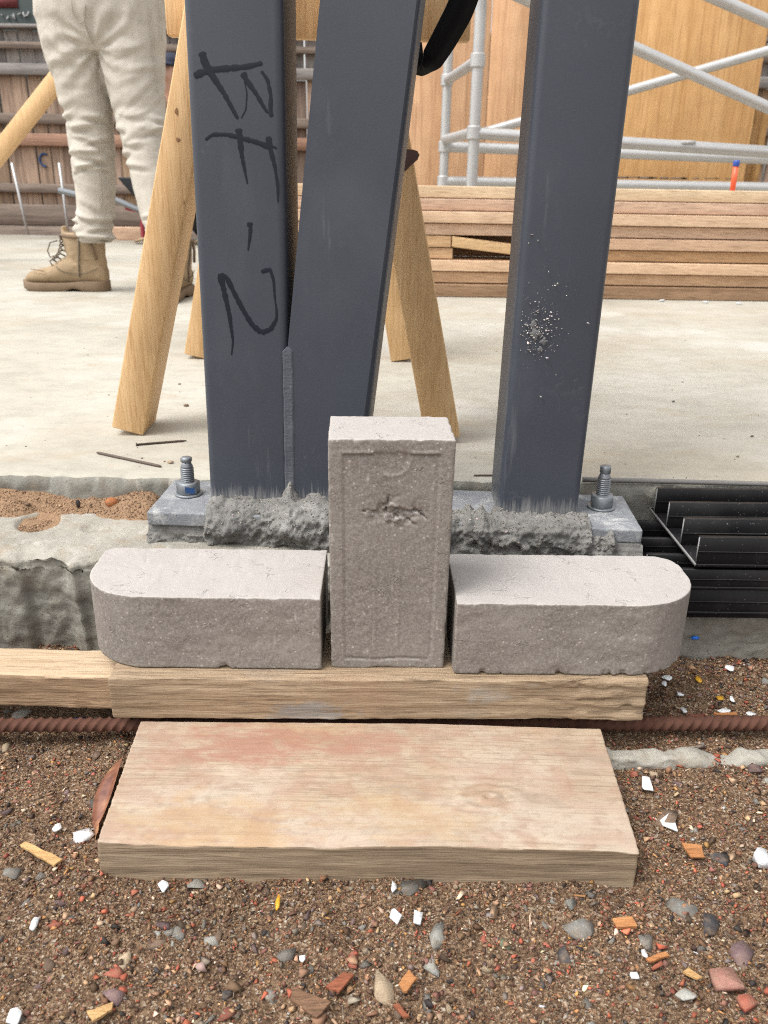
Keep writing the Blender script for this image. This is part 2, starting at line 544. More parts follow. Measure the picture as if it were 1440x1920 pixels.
def steel_mat():
    m = Mat('primed_steel', 0.42, 0.0, 0.45)
    x, y, z = m.sep()
    c = m.ramp(m.noise(7, 4), [(0.3, (0.037, 0.043, 0.057)), (0.7, (0.045, 0.052, 0.068))])
    c = m.mix(m.ramp(m.noise(700, 2), [(0.45, 0.0), (0.7, 0.35)]), c, (0.060, 0.068, 0.085))
    # pale rubbing and scratches
    s1 = m.ramp(m.noise(30, 5, 0.7, vec=m.map((1.5, 1.5, 0.15), loc=(2, 0, 1))), [(0.62, 0.0), (0.78, 0.4)])
    c = m.mix(s1, c, (0.17, 0.175, 0.19))
    d1 = m.ramp(m.voro(38, vec=m.map((1, 1, 0.8), loc=(0.2, 0.5, 0.1))), [(0.03, 0.75), (0.07, 0.0)])
    c = m.mix(m.math('MULTIPLY', d1, m.ramp(m.noise(9, 2), [(0.5, 0.0), (0.6, 1.0)])), c, (0.026, 0.03, 0.042))
    s2 = m.ramp(m.noise(5.5, 5, 0.65, 0.4, vec=m.map((1.3, 1.3, 0.7), loc=(6, 2, 3))), [(0.54, 0.0), (0.72, 0.35)])
    c = m.mix(s2, c, (0.08, 0.088, 0.105))
    s3 = m.math('MULTIPLY', m.ramp(m.noise(120, 3, 0.7), [(0.55, 0.0), (0.62, 1.0)]), m.ramp(m.noise(11, 3, vec=m.map(loc=(3, 8, 1))), [(0.58, 0.0), (0.7, 0.6)]))
    c = m.mix(m.math('MULTIPLY', s3, 0.25), c, (0.16, 0.17, 0.18))
    # mortar brushed up the foot of the posts
    st = m.noise(420, 4, 0.7, vec=m.map((1, 1, 0.05)))
    lim = m.math('ADD', m.math('MULTIPLY_ADD', st, 0.060, -0.022), m.math('MULTIPLY', m.noise(35, 3, vec=m.map((1, 1, 0.1))), 0.03))
    f = m.ramp(m.math('MULTIPLY', m.math('SUBTRACT', lim, z), 40.0), [(0.1, 0.0), (0.9, 0.5)])
    c = m.mix(f, c, (0.36, 0.352, 0.335))
    m.bump(m.noise(900, 2), 0.12, 0.0004)
    m.bump(m.noise(60, 3, vec=m.map((1, 1, 0.3))), 0.05, 0.001)
    return m.done(c, m.ramp(f, [(0.0, 0.45), (1.0, 0.9)]))

MT = {}
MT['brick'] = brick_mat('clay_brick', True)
MT['slab'] = concrete_slab_mat()
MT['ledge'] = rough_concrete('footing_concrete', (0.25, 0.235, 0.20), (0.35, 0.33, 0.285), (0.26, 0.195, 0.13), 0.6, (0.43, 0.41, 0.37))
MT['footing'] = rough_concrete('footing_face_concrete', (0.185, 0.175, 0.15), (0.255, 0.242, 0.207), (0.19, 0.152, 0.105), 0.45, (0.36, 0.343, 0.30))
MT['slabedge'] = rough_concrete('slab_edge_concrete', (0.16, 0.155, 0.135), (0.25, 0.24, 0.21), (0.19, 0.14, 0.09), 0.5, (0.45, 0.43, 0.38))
MT['mortar'] = rough_concrete('grey_mortar', (0.15, 0.146, 0.137), (0.215, 0.209, 0.196), (0.10, 0.097, 0.09), 0.5, (0.30, 0.29, 0.275))
MT['steel'] = steel_mat()
MT['plank'] = wood_mat('plank_wood', (0.38, 0.285, 0.19), (0.28, 0.195, 0.12), (0.10, 0.064, 0.04), 0, 1.2, 1.0,
    stains=[(7, 0.56, 0.72, 0.5, (0.21, 0.205, 0.2), (1, 2, 3))], patch=[(-0.07, -0.04, 0.006, 0.03, (0.235, 0.225, 0.215), 0.75), (0.10, -0.05, 0.03, 0.018, (0.30, 0.285, 0.265), 0.5), (0.15, -0.05, 0.03, 0.018, (0.30, 0.285, 0.265), 0.5), (-0.02, -0.04, 0.03, 0.03, (0.30, 0.2, 0.13), 0.6)])
MT['board'] = wood_mat('board_wood', (0.405, 0.322, 0.24), (0.36, 0.277, 0.197), (0.22, 0.158, 0.108), 0, 1.1, 0.35,
    stains=[(17, 0.46, 0.64, 0.5, (0.31, 0.185, 0.13), (0.5, 0.2, 0)), (11, 0.54, 0.7, 0.45, (0.37, 0.25, 0.13), (3, 1, 0)), (9, 0.44, 0.66, 0.5, (0.44, 0.38, 0.31), (6, 4, 0)), (46, 0.48, 0.62, 0.36, (0.28, 0.15, 0.105), (2, 3, 0)), (130, 0.52, 0.66, 0.3, (0.22, 0.15, 0.10), (5, 5, 2)), (22, 0.56, 0.66, 0.4, (0.24, 0.18, 0.13), (7, 3, 1))],
    patch=[(-0.10, 0.05, 0.045, 0.05, (0.30, 0.15, 0.105), 0.75), (0.0, 0.045, 0.045, 0.035, (0.30, 0.15, 0.105), 0.5), (-0.17, 0.03, 0.045, 0.03, (0.30, 0.15, 0.105), 0.45), (-0.12, -0.06, 0.045, 0.05, (0.38, 0.25, 0.125), 0.45), (0.03, -0.05, 0.045, 0.05, (0.37, 0.25, 0.13), 0.4), (0.102, -0.02, 0.045, 0.02, (0.27, 0.17, 0.105), 0.6)])
MT['boardedge'] = wood_mat('board_edge_wood', (0.31, 0.235, 0.16), (0.25, 0.182, 0.12), (0.13, 0.092, 0.06), 0, 1.4, 0.7,
    stains=[(60, 0.6, 0.68, 0.5, (0.33, 0.25, 0.16), (1, 1, 1))])
MT['offcut'] = wood_mat('offcut_wood', (0.52, 0.40, 0.275), (0.44, 0.32, 0.20), (0.25, 0.16, 0.09), 0, 1.0, 0.6)
MT['offcutedge'] = wood_mat('offcut_edge_wood', (0.37, 0.255, 0.16), (0.29, 0.19, 0.112), (0.14, 0.085, 0.048), 0, 1.2, 1.0, stains=[(20, 0.55, 0.7, 0.4, (0.2, 0.11, 0.05), (1, 1, 1))])
MT['pine'] = wood_mat('trestle_pine', (0.72, 0.49, 0.265), (0.64, 0.41, 0.20), (0.48, 0.275, 0.12), 2, 1.8, 0.25, 0.6)
MT['pinedark'] = plain('pine_knot', (0.05, 0.022, 0.016), 0.5)
MT['pineknot'] = plain('small_knot', (0.23, 0.115, 0.045), 0.6, 0, 0.4, 200)
MT['stackwood'] = wood_mat('stack_hardwood', (0.60, 0.41, 0.265), (0.46, 0.295, 0.18), (0.23, 0.13, 0.075), 0, 0.7, 0.25, 0.7, tonerand=0.2)
MT['stackpale'] = wood_mat('stack_hardwood_pale', (0.68, 0.53, 0.35), (0.58, 0.42, 0.26), (0.3, 0.18, 0.09), 0, 0.7, 0.25, 0.7, tonerand=0.15)
MT['stackpink'] = wood_mat('stack_hardwood_pink', (0.70, 0.50, 0.335), (0.57, 0.385, 0.24), (0.28, 0.16, 0.09), 0, 0.7, 0.25, 0.7, tonerand=0.15)
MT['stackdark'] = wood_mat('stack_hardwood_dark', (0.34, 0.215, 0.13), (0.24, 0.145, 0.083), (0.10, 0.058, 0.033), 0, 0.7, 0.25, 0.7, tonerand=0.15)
MT['ply'] = wood_mat('plywood_face', (0.72, 0.45, 0.245), (0.61, 0.35, 0.175), (0.44, 0.235, 0.115), 2, 0.16, 0.15, 0.65, tonerand=0.14, fine=0.12)
MT['stud'] = wood_mat('stud_pine', (0.46, 0.27, 0.10), (0.40, 0.21, 0.075), None, 2, 0.5, 0.2)
MT['paling'] = wood_mat('weathered_paling', (0.40, 0.29, 0.21), (0.28, 0.195, 0.14), (0.11, 0.075, 0.055), 2, 0.35, 0.6, 0.9, tonerand=0.7, fine=0.2)
MT['palegrey'] = wood_mat('greyed_paling', (0.33, 0.30, 0.285), (0.25, 0.23, 0.215), (0.1, 0.09, 0.085), 2, 0.35, 0.6, 0.9, tonerand=0.45, fine=0.2)
MT['railgrey'] = wood_mat('greyed_rail', (0.30, 0.28, 0.265), (0.22, 0.2, 0.19), None, 0, 0.35, 0.6, 0.9, fine=0.2)
MT['railred'] = wood_mat('red_rail', (0.36, 0.215, 0.15), (0.28, 0.16, 0.11), None, 0, 0.35, 0.4, 0.9, fine=0.2)
MT['raildark'] = wood_mat('dark_rail', (0.24, 0.19, 0.155), (0.17, 0.132, 0.108), None, 0, 0.35, 0.4, 0.9, fine=0.2)
MT['alu'] = plain('scaffold_aluminium', (0.46, 0.46, 0.455), 0.42, 0.45, 0.1, 25, 0.1)
MT['black'] = plain('black_anodised', (0.009, 0.009, 0.011), 0.33, 0.0, 0.2, 30, 0.0, 0.5)
def black_dusty():
    m = Mat('black_powdercoat', 0.42, 0, 0.2)
    c = m.mix(m.ramp(m.noise(350, 2), [(0.68, 0.0), (0.76, 0.7)]), (0.007, 0.007, 0.008), (0.2, 0.19, 0.17))
    c = m.mix(m.ramp(m.noise(12, 4), [(0.5, 0.0), (0.8, 0.15)]), c, (0.12, 0.11, 0.1))
    return m.done(c)
MT['track'] = black_dusty()
MT['cutalu'] = plain('cut_aluminium_edge', (0.24, 0.24, 0.235), 0.6, 0.2)
MT['strap'] = plain('black_strap', (0.006, 0.006, 0.007), 0.6, spec=0.15)
MT['zinc'] = plain('galvanised_steel', (0.21, 0.225, 0.24), 0.45, 0.55, 0.25, 300, 0.1)
MT['plate'] = rough_concrete('plate_steel', (0.15, 0.158, 0.172), (0.235, 0.243, 0.257), (0.40, 0.40, 0.385), 0.7, (0.46, 0.46, 0.445))
MT['bluepaint'] = plain('blue_paint', (0.02, 0.07, 0.2), 0.5)
MT['marker'] = plain('marker_ink', (0.006, 0.009, 0.017), 0.5, spec=0.3)
MT['weld'] = rough_concrete('weld_metal', (0.075, 0.082, 0.098), (0.105, 0.112, 0.128), (0.06, 0.066, 0.08), 0.5)
MT['smear'] = rough_concrete('mortar_stain', (0.11, 0.112, 0.115), (0.17, 0.17, 0.168), (0.08, 0.085, 0.095), 0.6)
MT['rust'] = plain('rusty_steel', (0.088, 0.040, 0.027), 0.85, 0, 0.45, 90, 0.25, 0.2, 500)
MT['nailrust'] = plain('nail_steel', (0.09, 0.065, 0.05), 0.6, 0.2, 0.3, 200)
MT['greyrod'] = plain('grey_plastic_rod', (0.17, 0.16, 0.15), 0.6, 0, 0.2, 60)
MT['orange'] = plain('orange_plastic', (0.75, 0.11, 0.045), 0.45)
MT['bluecap'] = plain('blue_plastic', (0.02, 0.06, 0.30), 0.4)
MT['redpaint'] = plain('red_paint', (0.26, 0.02, 0.035), 0.45)
MT['tray'] = plain('black_tray', (0.016, 0.017, 0.02), 0.5)
MT['green'] = plain('dark_green_sheet', (0.022, 0.036, 0.034), 0.6)
MT['redcloth'] = plain('red_patch', (0.16, 0.03, 0.03), 0.7)
MT['whitemark'] = plain('white_scrawl', (0.45, 0.45, 0.45), 0.7)

# ================================================================== GROUND
BX = (-0.229, 0.199)          # the lower board's footprint
def ground_h(x, y):
    P = p3(x, y)
    h = -0.083 + 0.004 * fbm(P, 9, 4, 3) + 0.0035 * fbm(P, 38, 4, 5, 0.6)
    h = h + 0.007 * sstep(-0.02, 0.10, y)
    near = np.exp(-((np.clip(np.abs(x) - 0.20, 0, None) / 0.05) ** 2)) * np.exp(-((np.clip(np.abs(y + 0.10) - 0.08, 0, None) / 0.05) ** 2))
    return h - 0.002 * near
def axis_vals(a, b, st, far):
    fine = np.arange(a, b + st / 2, st)
    g = np.array([0.05, 0.15, 0.4, 1, 2.5, 6, 15, 40, far])
    return np.concatenate([a - g[::-1], fine, b + g])
gx, gy = axis_vals(-0.75, 0.75, 0.005, 120), axis_vals(-0.42, 0.20, 0.005, 120)
GX, GY = np.meshgrid(gx, gy, indexing='ij')
gm = Mat('gravelly_soil', 0.95, spec=0.15)
gc = gm.ramp(gm.noise(28, 6, 0.7), [(0.3, (0.085, 0.05, 0.031)), (0.5, (0.15, 0.09, 0.054)), (0.7, (0.24, 0.15, 0.092))])
gc = gm.mix(gm.ramp(gm.noise(260, 3), [(0.4, 0.0), (0.7, 0.6)]), gc, (0.24, 0.165, 0.10))
vcol = gm.voro(620, out='Color')
sp1 = gm.sep(vcol)
gc = gm.mix(0.75, gc, gm.ramp(sp1[0], [(0.0, (0.04, 0.027, 0.02)), (0.25, (0.095, 0.058, 0.036)), (0.5, (0.165, 0.10, 0.06)), (0.75, (0.25, 0.165, 0.10)), (0.93, (0.38, 0.28, 0.19)), (1.0, (0.5, 0.45, 0.38))]))
gm.bump(gm.voro(620), 0.9, 0.0016)
gm.bump(gm.noise(450, 4, 0.7), 0.9, 0.002)
MT['soil'] = gm.done(gc)
gz = ground_h(GX.ravel(), GY.ravel())
far = np.maximum(np.abs(GX.ravel()) - 0.9, 0) + np.maximum(np.abs(GY.ravel() - 0.0) - 0.6, 0)
gz = np.where(far > 0, -0.10, gz)
obj('gravel_ground', (np.stack([GX.ravel(), GY.ravel(), gz], -1), grid_faces(len(gx), len(gy))), MT['soil'], smooth=True, kind='structure', origin=(0, 0, 0))

# ---- loose grains
def grain_shapes(k, n, seed):
    r = np.random.default_rng(seed)
    out = []
    for _ in range(k):
        p = r.normal(size=(n, 3))
        p /= np.linalg.norm(p, axis=1)[:, None]
        p *= r.uniform(0.6, 1.0, (n, 1))
        V, Fs = hull([tuple(v) for v in p])
        tri = [f for f in Fs if f.shape[1] == 3]
        out.append((V, tri[0]))
    return out
PAL = np.array([(.18, .105, .062), (.26, .165, .10), (.095, .058, .038), (.36, .25, .155), (.15, .128, .112), (.22, .185, .155), (.028, .027, .028), (.30, .09, .055), (.56, .46, .35), (.36, .20, .08), (.18, .088, .07), (.062, .042, .032)])
PW = np.array([.17, .14, .16, .11, .06, .045, .05, .065, .03, .05, .065, .06])
def rand_rot(n, r):
    q = r.normal(size=(n, 4))
    q /= np.linalg.norm(q, axis=1)[:, None]
    w, x, y, z = q.T
    return np.stack([np.stack([1 - 2 * (y * y + z * z), 2 * (x * y - z * w), 2 * (x * z + y * w)], -1),
                     np.stack([2 * (x * y + z * w), 1 - 2 * (x * x + z * z), 2 * (y * z - x * w)], -1),
                     np.stack([2 * (x * z - y * w), 2 * (y * z + x * w), 1 - 2 * (x * x + y * y)], -1)], 1)
def scatter(xs, ys, zs, size, pal, pw, shapes, seed, flat=0.75, slim=0.0):
    r = np.random.default_rng(seed)
    n = len(xs)
    Rm = rand_rot(n, r)
    which = r.integers(0, len(shapes), n)
    ani = r.uniform(0.65, 1.25, (n, 3))
    lng = r.uniform(0, 1, n) < slim
    ani[lng] *= np.array([2.6, 0.45, 0.4])
    damp = 1 + 0.32 * fbm(np.stack([xs, ys, zs * 0], -1), (22, 22, 1), 3, 55)[:, None]
    colr = damp * pal[r.choice(len(pal), n, p=pw / pw.sum())] * r.uniform(0.7, 1.3, (n, 1)) * r.uniform(0.92, 1.08, (n, 3)) * np.array([1.06, 0.98, 0.93])
    Vs, Fs, Cs, c = [], [], [], 0
    for k, (V, F) in enumerate(shapes):
        sel = np.where(which == k)[0]
        if not len(sel): continue
        P = V[None] * ani[sel][:, None, :] * size[sel][:, None, None]
        P = np.einsum('nij,nvj->nvi', Rm[sel], P)
        P[:, :, 2] *= flat
        P += np.stack([xs[sel], ys[sel], zs[sel]], -1)[:, None, :]
        Vs.append(P.reshape(-1, 3))
        Fs.append((F[None] + (np.arange(len(sel)) * len(V))[:, None, None] + c).reshape(-1, 3))
        Cs.append(np.repeat(colr[sel], len(V), 0))
        c += len(sel) * len(V)
    return np.concatenate(Vs), np.concatenate(Fs), np.concatenate(Cs)
tm = Mat('loose_grain', 0.85, spec=0.25)
at = tm.n('ShaderNodeAttribute', attribute_name='tint')
tc = tm.mix(tm.ramp(tm.noise(500, 3), [(0.35, 0.2), (0.6, 0.0)]), at.outputs['Color'], (0.10, 0.068, 0.042))
MT['grain'] = tm.done(tc)
tm2 = Mat('mortar_grain', 0.9, spec=0.2)
MT['mgrain'] = tm2.done(tm2.n('ShaderNodeAttribute', attribute_name='tint').outputs['Color'])
def covered(x, y):
    a = (x > BX[0]) & (x < BX[1]) & (y > -0.178) & (y < -0.02)
    b = (x > -0.70) & (x < 0.25) & (y > -0.012) & (y < 0.055)
    return a | (b & (x < -0.26)) & (y > 0.012)
N1 = 140000
xs = RNG.uniform(-0.64, 0.64, N1)
ys = RNG.uniform(-0.36, 0.165, N1)
size = np.clip(RNG.lognormal(math.log(0.00100), 0.52, N1), 0.0005, 0.0042)
k = ~covered(xs, ys) & (np.abs(xs) < 0.40 + (ys + 0.3) * 0.5)
xs, ys, size = xs[k], ys[k], size[k]
g = scatter(xs, ys, ground_h(xs, ys) + size * 0.25, size, PAL, PW, grain_shapes(10, 6, 1), 2, 0.75, 0.09)
o = obj('gravel', g[:2], MT['grain'], kind='stuff', origin=(0, 0, -0.08))
setcol(o, g[2])
tag(o, 'fine brown gravel and grit covering the ground')
N2 = 17000
xs = RNG.uniform(-0.62, 0.62, N2)
ys = RNG.uniform(-0.36, 0.165, N2)
size = np.clip(RNG.lognormal(math.log(0.0021), 0.48, N2), 0.0011, 0.0068)
k = ~covered(xs, ys) & (fbm(p3(xs, ys), (16, 16, 1), 3, 88) > -0.35)
xs, ys, size = xs[k], ys[k], size[k]
PW2 = np.array([.16, .14, .12, .09, .10, .06, .055, .10, .025, .03, .10, .06])
g = scatter(xs, ys, ground_h(xs, ys) + size * 0.42, size, PAL * 1.12, PW2, grain_shapes(14, 7, 5), 3, 0.62)
o = obj('gravel', g[:2], MT['grain'], kind='stuff', origin=(0, 0, -0.08))
setcol(o, g[2])
tag(o, 'coarser mixed gravel scattered through the soil')

N3 = 2300
xs = RNG.uniform(-0.62, 0.62, N3)
ys = RNG.uniform(-0.36, 0.165, N3)
size = RNG.uniform(0.0026, 0.0046, N3)
k = ~covered(xs, ys) & (fbm(p3(xs, ys), (11, 11, 1), 3, 99) > -0.25) & ~((ys > -0.05) & (ys < -0.005))
xs, ys, size = xs[k], ys[k], size[k]
PAL3 = np.array([(.21, .13, .085), (.25, .175, .12), (.17, .15, .135), (.22, .20, .175), (.27, .095, .065), (.20, .105, .085), (.10, .075, .06), (.36, .28, .20), (.05, .048, .048)])
g = scatter(xs, ys, ground_h(xs, ys) + size * 0.12, size, PAL3, np.array([.2, .16, .14, .09, .13, .1, .08, .05, .05]), grain_shapes(14, 8, 15), 13, 0.55)
o = obj('gravel', g[:2], MT['grain'], kind='stuff', origin=(0, 0, -0.08))
setcol(o, g[2])
tag(o, 'broken brick and stone rubble half sunk in the soil')

# ---- countable stones and chips
def stone_mat(name, col, light=None, rough=0.85):
    m = Mat(name, rough, spec=0.3)
    c = m.mix(m.noise(120, 5, 0.65), sc(col, 0.7), sc(col, 1.25))
    if light: c = m.mix(m.ramp(m.noise(220, 4, 0.7), [(0.52, 0.0), (0.66, 0.7)]), c, light)
    if rough > 0.6:
        c = m.mix(m.ramp(m.noise(170, 4, 0.7, vec=m.map(loc=(4, 4, 4))), [(0.40, 0.0), (0.64, 0.5)]), c, (0.20, 0.135, 0.085))
    hv = m.n('ShaderNodeHueSaturation')
    m.put(hv.inputs['Color'], c)
    m.put(hv.inputs['Value'], m.math('MULTIPLY_ADD', m.rand(), 0.6, 0.7))
    m.bump(m.noise(500, 4, 0.7), 0.6, 0.0012)
    m.bump(m.noise(140, 4, 0.7), 0.5, 0.002)
    return m.done(hv.outputs[0])
SM = {'red': stone_mat('red_brick_chip', (0.26, 0.075, 0.05), (0.30, 0.12, 0.08)), 'grey': stone_mat('grey_stone', (0.17, 0.165, 0.15), (0.28, 0.27, 0.25)),
      'brown': stone_mat('brown_stone', (0.155, 0.105, 0.075), (0.22, 0.16, 0.12)), 'dark': stone_mat('dark_stone', (0.04, 0.04, 0.044)),
      'tan': stone_mat('tan_stone', (0.36, 0.28, 0.19)), 'purple': stone_mat('purple_stone', (0.155, 0.10, 0.105), (0.26, 0.19, 0.19)),
      'pale': stone_mat('pale_grey_stone', (0.33, 0.33, 0.30), (0.42, 0.41, 0.38)), 'white': stone_mat('white_chip', (0.66, 0.67, 0.67), rough=0.5),
      'pink': stone_mat('pink_tile', (0.30, 0.145, 0.115), (0.36, 0.2, 0.16)), 'green': stone_mat('greenish_stone', (0.17, 0.19, 0.125)),
      'yellow': stone_mat('yellow_plastic', (0.62, 0.33, 0.03), rough=0.4), 'blue': stone_mat('blue_plastic_scrap', (0.02, 0.13, 0.50), rough=0.35),
      'rustorange': stone_mat('orange_lump', (0.36, 0.12, 0.04), (0.3, 0.2, 0.1))}
def chip_mat(name, a, b): return wood_mat(name, a, b, None, 0, 2.0, 0.8, fine=1.5)
CM = {'pale': chip_mat('pale_wood_chip', (0.56, 0.36, 0.17), (0.46, 0.27, 0.11)), 'orange': chip_mat('orange_wood_chip', (0.46, 0.215, 0.085), (0.36, 0.15, 0.055)),
      'red': chip_mat('red_wood_chip', (0.30, 0.10, 0.05), (0.22, 0.07, 0.035)), 'brown': chip_mat('brown_wood_chip', (0.19, 0.105, 0.06), (0.13, 0.07, 0.04))}
def rock_geo(r, n=16, flat=0.6, angular=0.25):
    p = r.normal(size=(n, 3))
    p /= np.linalg.norm(p, axis=1)[:, None]
    p *= r.uniform(1 - angular, 1.0, (n, 1))
    p = np.clip(p, -r.uniform(0.55, 1.0, 3), r.uniform(0.55, 1.0, 3))
    p[:, 2] *= flat
    return hull([tuple(v) for v in p])
def gpos(px, py, lift=0.0):
    z = -0.082
    for _ in range(3):
        p = atz(px, py, z)
        z = float(ground_h(np.array([p[0]]), np.array([p[1]]))[0]) + lift
    return np.array([p[0], p[1], z])
rr = np.random.default_rng(5)
def stone(px, py, wpx, hpx, mat, label, name='stone', cat='stone', flat=0.55, ang=0.0, angular=0.5, n=13):
    p = gpos(px, py)
    zc = (p - CAM) @ _f
    rx, ry = wpx * zc / FPX / 2, hpx * zc / FPX / 2 * 1.25
    V, F = rock_geo(rr, n, flat, angular)
    V = V / np.abs(V[:, :2]).max(0).mean()
    V = V * np.array([rx, ry, min(rx, ry)])
    V = rot2(V, ang, (0, 0)) + p + np.array([0, 0, min(rx, ry) * flat * 0.02])
    return obj(name, (V, F), SM[mat], label=label, cat=cat)
def flake(px, py, wpx, hpx, mat, label, name='tile_chip', cat='chip', th=0.0013, n=8, tilt=0.12):
    p = gpos(px, py, 0.003)
    zc = (p - CAM) @ _f
    rx, ry = wpx * zc / FPX / 2, hpx * zc / FPX / 2 * 1.6
    a = np.sort(rr.uniform(0, 2 * math.pi, n) * 0.4 + np.arange(n) / n * 2 * math.pi * 0.9)
    q = np.stack([np.cos(a) * rx, np.sin(a) * ry], -1) * rr.uniform(0.75, 1.1, (n, 1))
    bm = bmesh.new()
    for x, y in q:
        bm.verts.new((x, y, 0)); bm.verts.new((x * 0.92, y * 0.92, th))
    bmesh.ops.convex_hull(bm, input=bm.verts[:])
    V, F = bm_geo(bm)
    V[:, 2] += V[:, 1] * tilt * rr.uniform(0, 1) + V[:, 0] * tilt * rr.uniform(-0.5, 0.5)
    V[:, 2] -= V[:, 2].min()
    return obj(name, (V + p, F), SM[mat], label=label, cat=cat)
def splinter(p0, p1, wpx, mat, label, th=0.0024, name='wood_chip', cat='wood chip'):
    a, b = gpos(*p0, 0.004), gpos(*p1, 0.004)
    zc = (a - CAM) @ _f
    w = wpx * zc / FPX
    d = b - a
    L = np.linalg.norm(d[:2])
    V, F = gridbox(-L / 2, L / 2, -w / 2, w / 2, 0, th, (0.004, 0.003, 0.004), 0.0004)
    k_ = rr.uniform(-1, 1, 4)
    V[:, 0] += V[:, 1] * 0.45 * (k_[0] * sstep(-L / 4, -L / 2, V[:, 0]) + k_[1] * sstep(L / 4, L / 2, V[:, 0])) + 0.0009 * fbm(V + 7 * k_[0], (1, 420, 1), 2, 3) * sstep(L / 5, L / 2, np.abs(V[:, 0]))
    V[:, 1] *= 1 + 0.28 * k_[2] * V[:, 0] / L * 2
    V[:, 1] += 0.0006 * fbm(V + 9 * k_[1], (160, 1, 1), 2, 5)
    V[:, 2] += V[:, 0] * 0.08 * k_[3] + V[:, 1] * 0.1 * k_[2]
    V[:, 2] -= V[:, 2].min() + 0.0006
    V[:, 1] += (V[:, 0] / L) * w * 0.12
    V[:, 2] += 0.0006 * fbm(V, 300, 2, 3)
    ang = math.atan2(d[1], d[0])
    c = (a + b) / 2
    V = rot2(V, ang, (0, 0))
    o = obj(name, (V + c, F), CM[mat], label=label, cat=cat)
    return o

stone(828, 1755, 46, 50, 'pale', 'pale grey angular stone in front of the thick board, biggest light stone there', flat=0.8)
stone(720, 1856, 44, 58, 'tan', 'tan wedge-shaped stone near the bottom middle of the gravel', flat=0.8)
stone(511, 1872, 38, 34, 'grey', 'rounded grey stone beside a broad flat brown wood chip')
stone(661, 1803, 20, 42, 'red', 'elongated dark red brick shard in front of the thick board')
stone(1395, 1797, 54, 56, 'purple', 'large purple-brown angular stone by the pink tile shard', flat=0.6)
stone(1243, 1536, 62, 40, 'brown', 'large brown stone just in front of a big white flake beside the board', flat=0.7)
stone(768, 1668, 76, 34, 'grey', 'flat grey clod tucked under the front edge of the thick board', flat=0.5)
stone(1282, 1712, 66, 46, 'grey', 'wide grey lump of old concrete with a dark nail on it', flat=0.5)
stone(1085, 1742, 56, 46, 'grey', 'crumbly grey clod right of the orange wood chips', flat=0.5, n=30)
stone(1062, 1797, 36, 38, 'dark', 'blackish grey clod below a crumbly grey clod', flat=0.6)
stone(1335, 1735, 44, 40, 'dark', 'dark grey stone touching the concrete lump with the nail', flat=0.6)
stone(336, 1748, 36, 34, 'grey', 'grey stone with dark cap sunk in soil under the board corner', flat=0.4)
stone(295, 1768, 34, 28, 'brown', 'flat brown stone sunk in the soil beside a grey capped stone', flat=0.35)
stone(235, 1800, 32, 38, 'tan', 'dull tan rounded stone half sunk in soil', flat=0.4)
stone(105, 1737, 29, 22, 'red', 'bright red brick chip by a small white triangle')
stone(208, 1870, 46, 36, 'purple', 'purple-brown stone beside a brick-red lump')
stone(213, 1828, 44, 30, 'red', 'brick-red lump above a purple-brown stone')
stone(94, 1813, 28, 28, 'brown', 'brown stone half sunk near the bottom corner of the gravel')
stone(424, 1868, 32, 24, 'dark', 'black stone among orange-red chips in the foreground')
stone(425, 1905, 36, 26, 'red', 'orange-red brick lump at the very bottom of the gravel')
stone(908, 1761, 16, 32, 'red', 'small upright red brick chip next to a greenish pebble')
stone(946, 1771, 30, 24, 'green', 'greenish rounded pebble beside a small red chip')
stone(810, 1812, 34, 36, 'pale', 'light grey pitted stone behind the tan wedge-shaped stone', flat=0.4)
stone(800, 1882, 24, 30, 'grey', 'dark grey rounded pebble beside a thin red shard')
stone(1212, 1766, 30, 34, 'grey', 'long grey stone below a white flake and an orange chip', flat=0.6)
stone(1203, 1432, 40, 38, 'dark', 'charcoal coloured crumbly lump next to the board\'s rear corner', flat=0.7)
stone(1226, 1452, 24, 24, 'tan', 'pinkish tan stone beside the charcoal crumbly lump')
stone(1188, 1454, 20, 20, 'red', 'small dark red chip close to the board\'s far end')
stone(1410, 1438, 32, 38, 'purple', 'dull purple stone near a cluster of red chips behind the gravel')
stone(1380, 1432, 24, 24, 'red', 'red chip in the cluster beside the dull purple stone')
stone(1345, 1610, 56, 30, 'dark', 'long slate-dark stone beyond the square orange wood chip', flat=0.35)
stone(40, 1340, 34, 24, 'pale', 'light grey stone behind the rusty bar under the sawn offcut')
stone(14, 1332, 26, 20, 'grey', 'darker grey stone at the picture edge under the sawn offcut')
stone(15, 1402, 30, 26, 'tan', 'yellowish stone below the rusty bar at the picture edge')
stone(20, 1640, 36, 22, 'grey', 'grey stone in soil level with the long pale wood chip')
stone(1310, 1345, 34, 22, 'red', 'dark red brick lumps just behind the rusty bar')
stone(1222, 1260, 24, 16, 'red', 'red brick crumb touching the end of the upper plank')
stone(158, 1571, 40, 32, 'white', 'white tooth-shaped chunk beside the board\'s near corner', flat=0.7, n=12, angular=0.5)
flake(108, 1554, 20, 14, 'white', 'small white flake behind the tooth-shaped chunk')
flake(64, 1735, 18, 22, 'white', 'white triangular flake beside a bright red chip')
flake(307, 1664, 26, 18, 'white', 'round white chip just below the board\'s front edge')
flake(738, 1663, 12, 18, 'white', 'slim white flake standing against the flat grey clod')
flake(743, 1720, 26, 22, 'white', 'square white flake in front of the flat grey clod')
flake(783, 1722, 22, 22, 'white', 'rounded white shell chip with grooves next to the square flake')
flake(567, 1798, 14, 10, 'white', 'tiny white flake left of the red brick shard')
flake(1212, 1470, 24, 34, 'white', 'white flake standing close by the thick board\'s end')
flake(1258, 1543, 48, 30, 'white', 'large bright white flake lying against the brown stone')
flake(1425, 1614, 32, 26, 'white', 'white rounded chunk at the picture edge beyond the gravel', th=0.008)
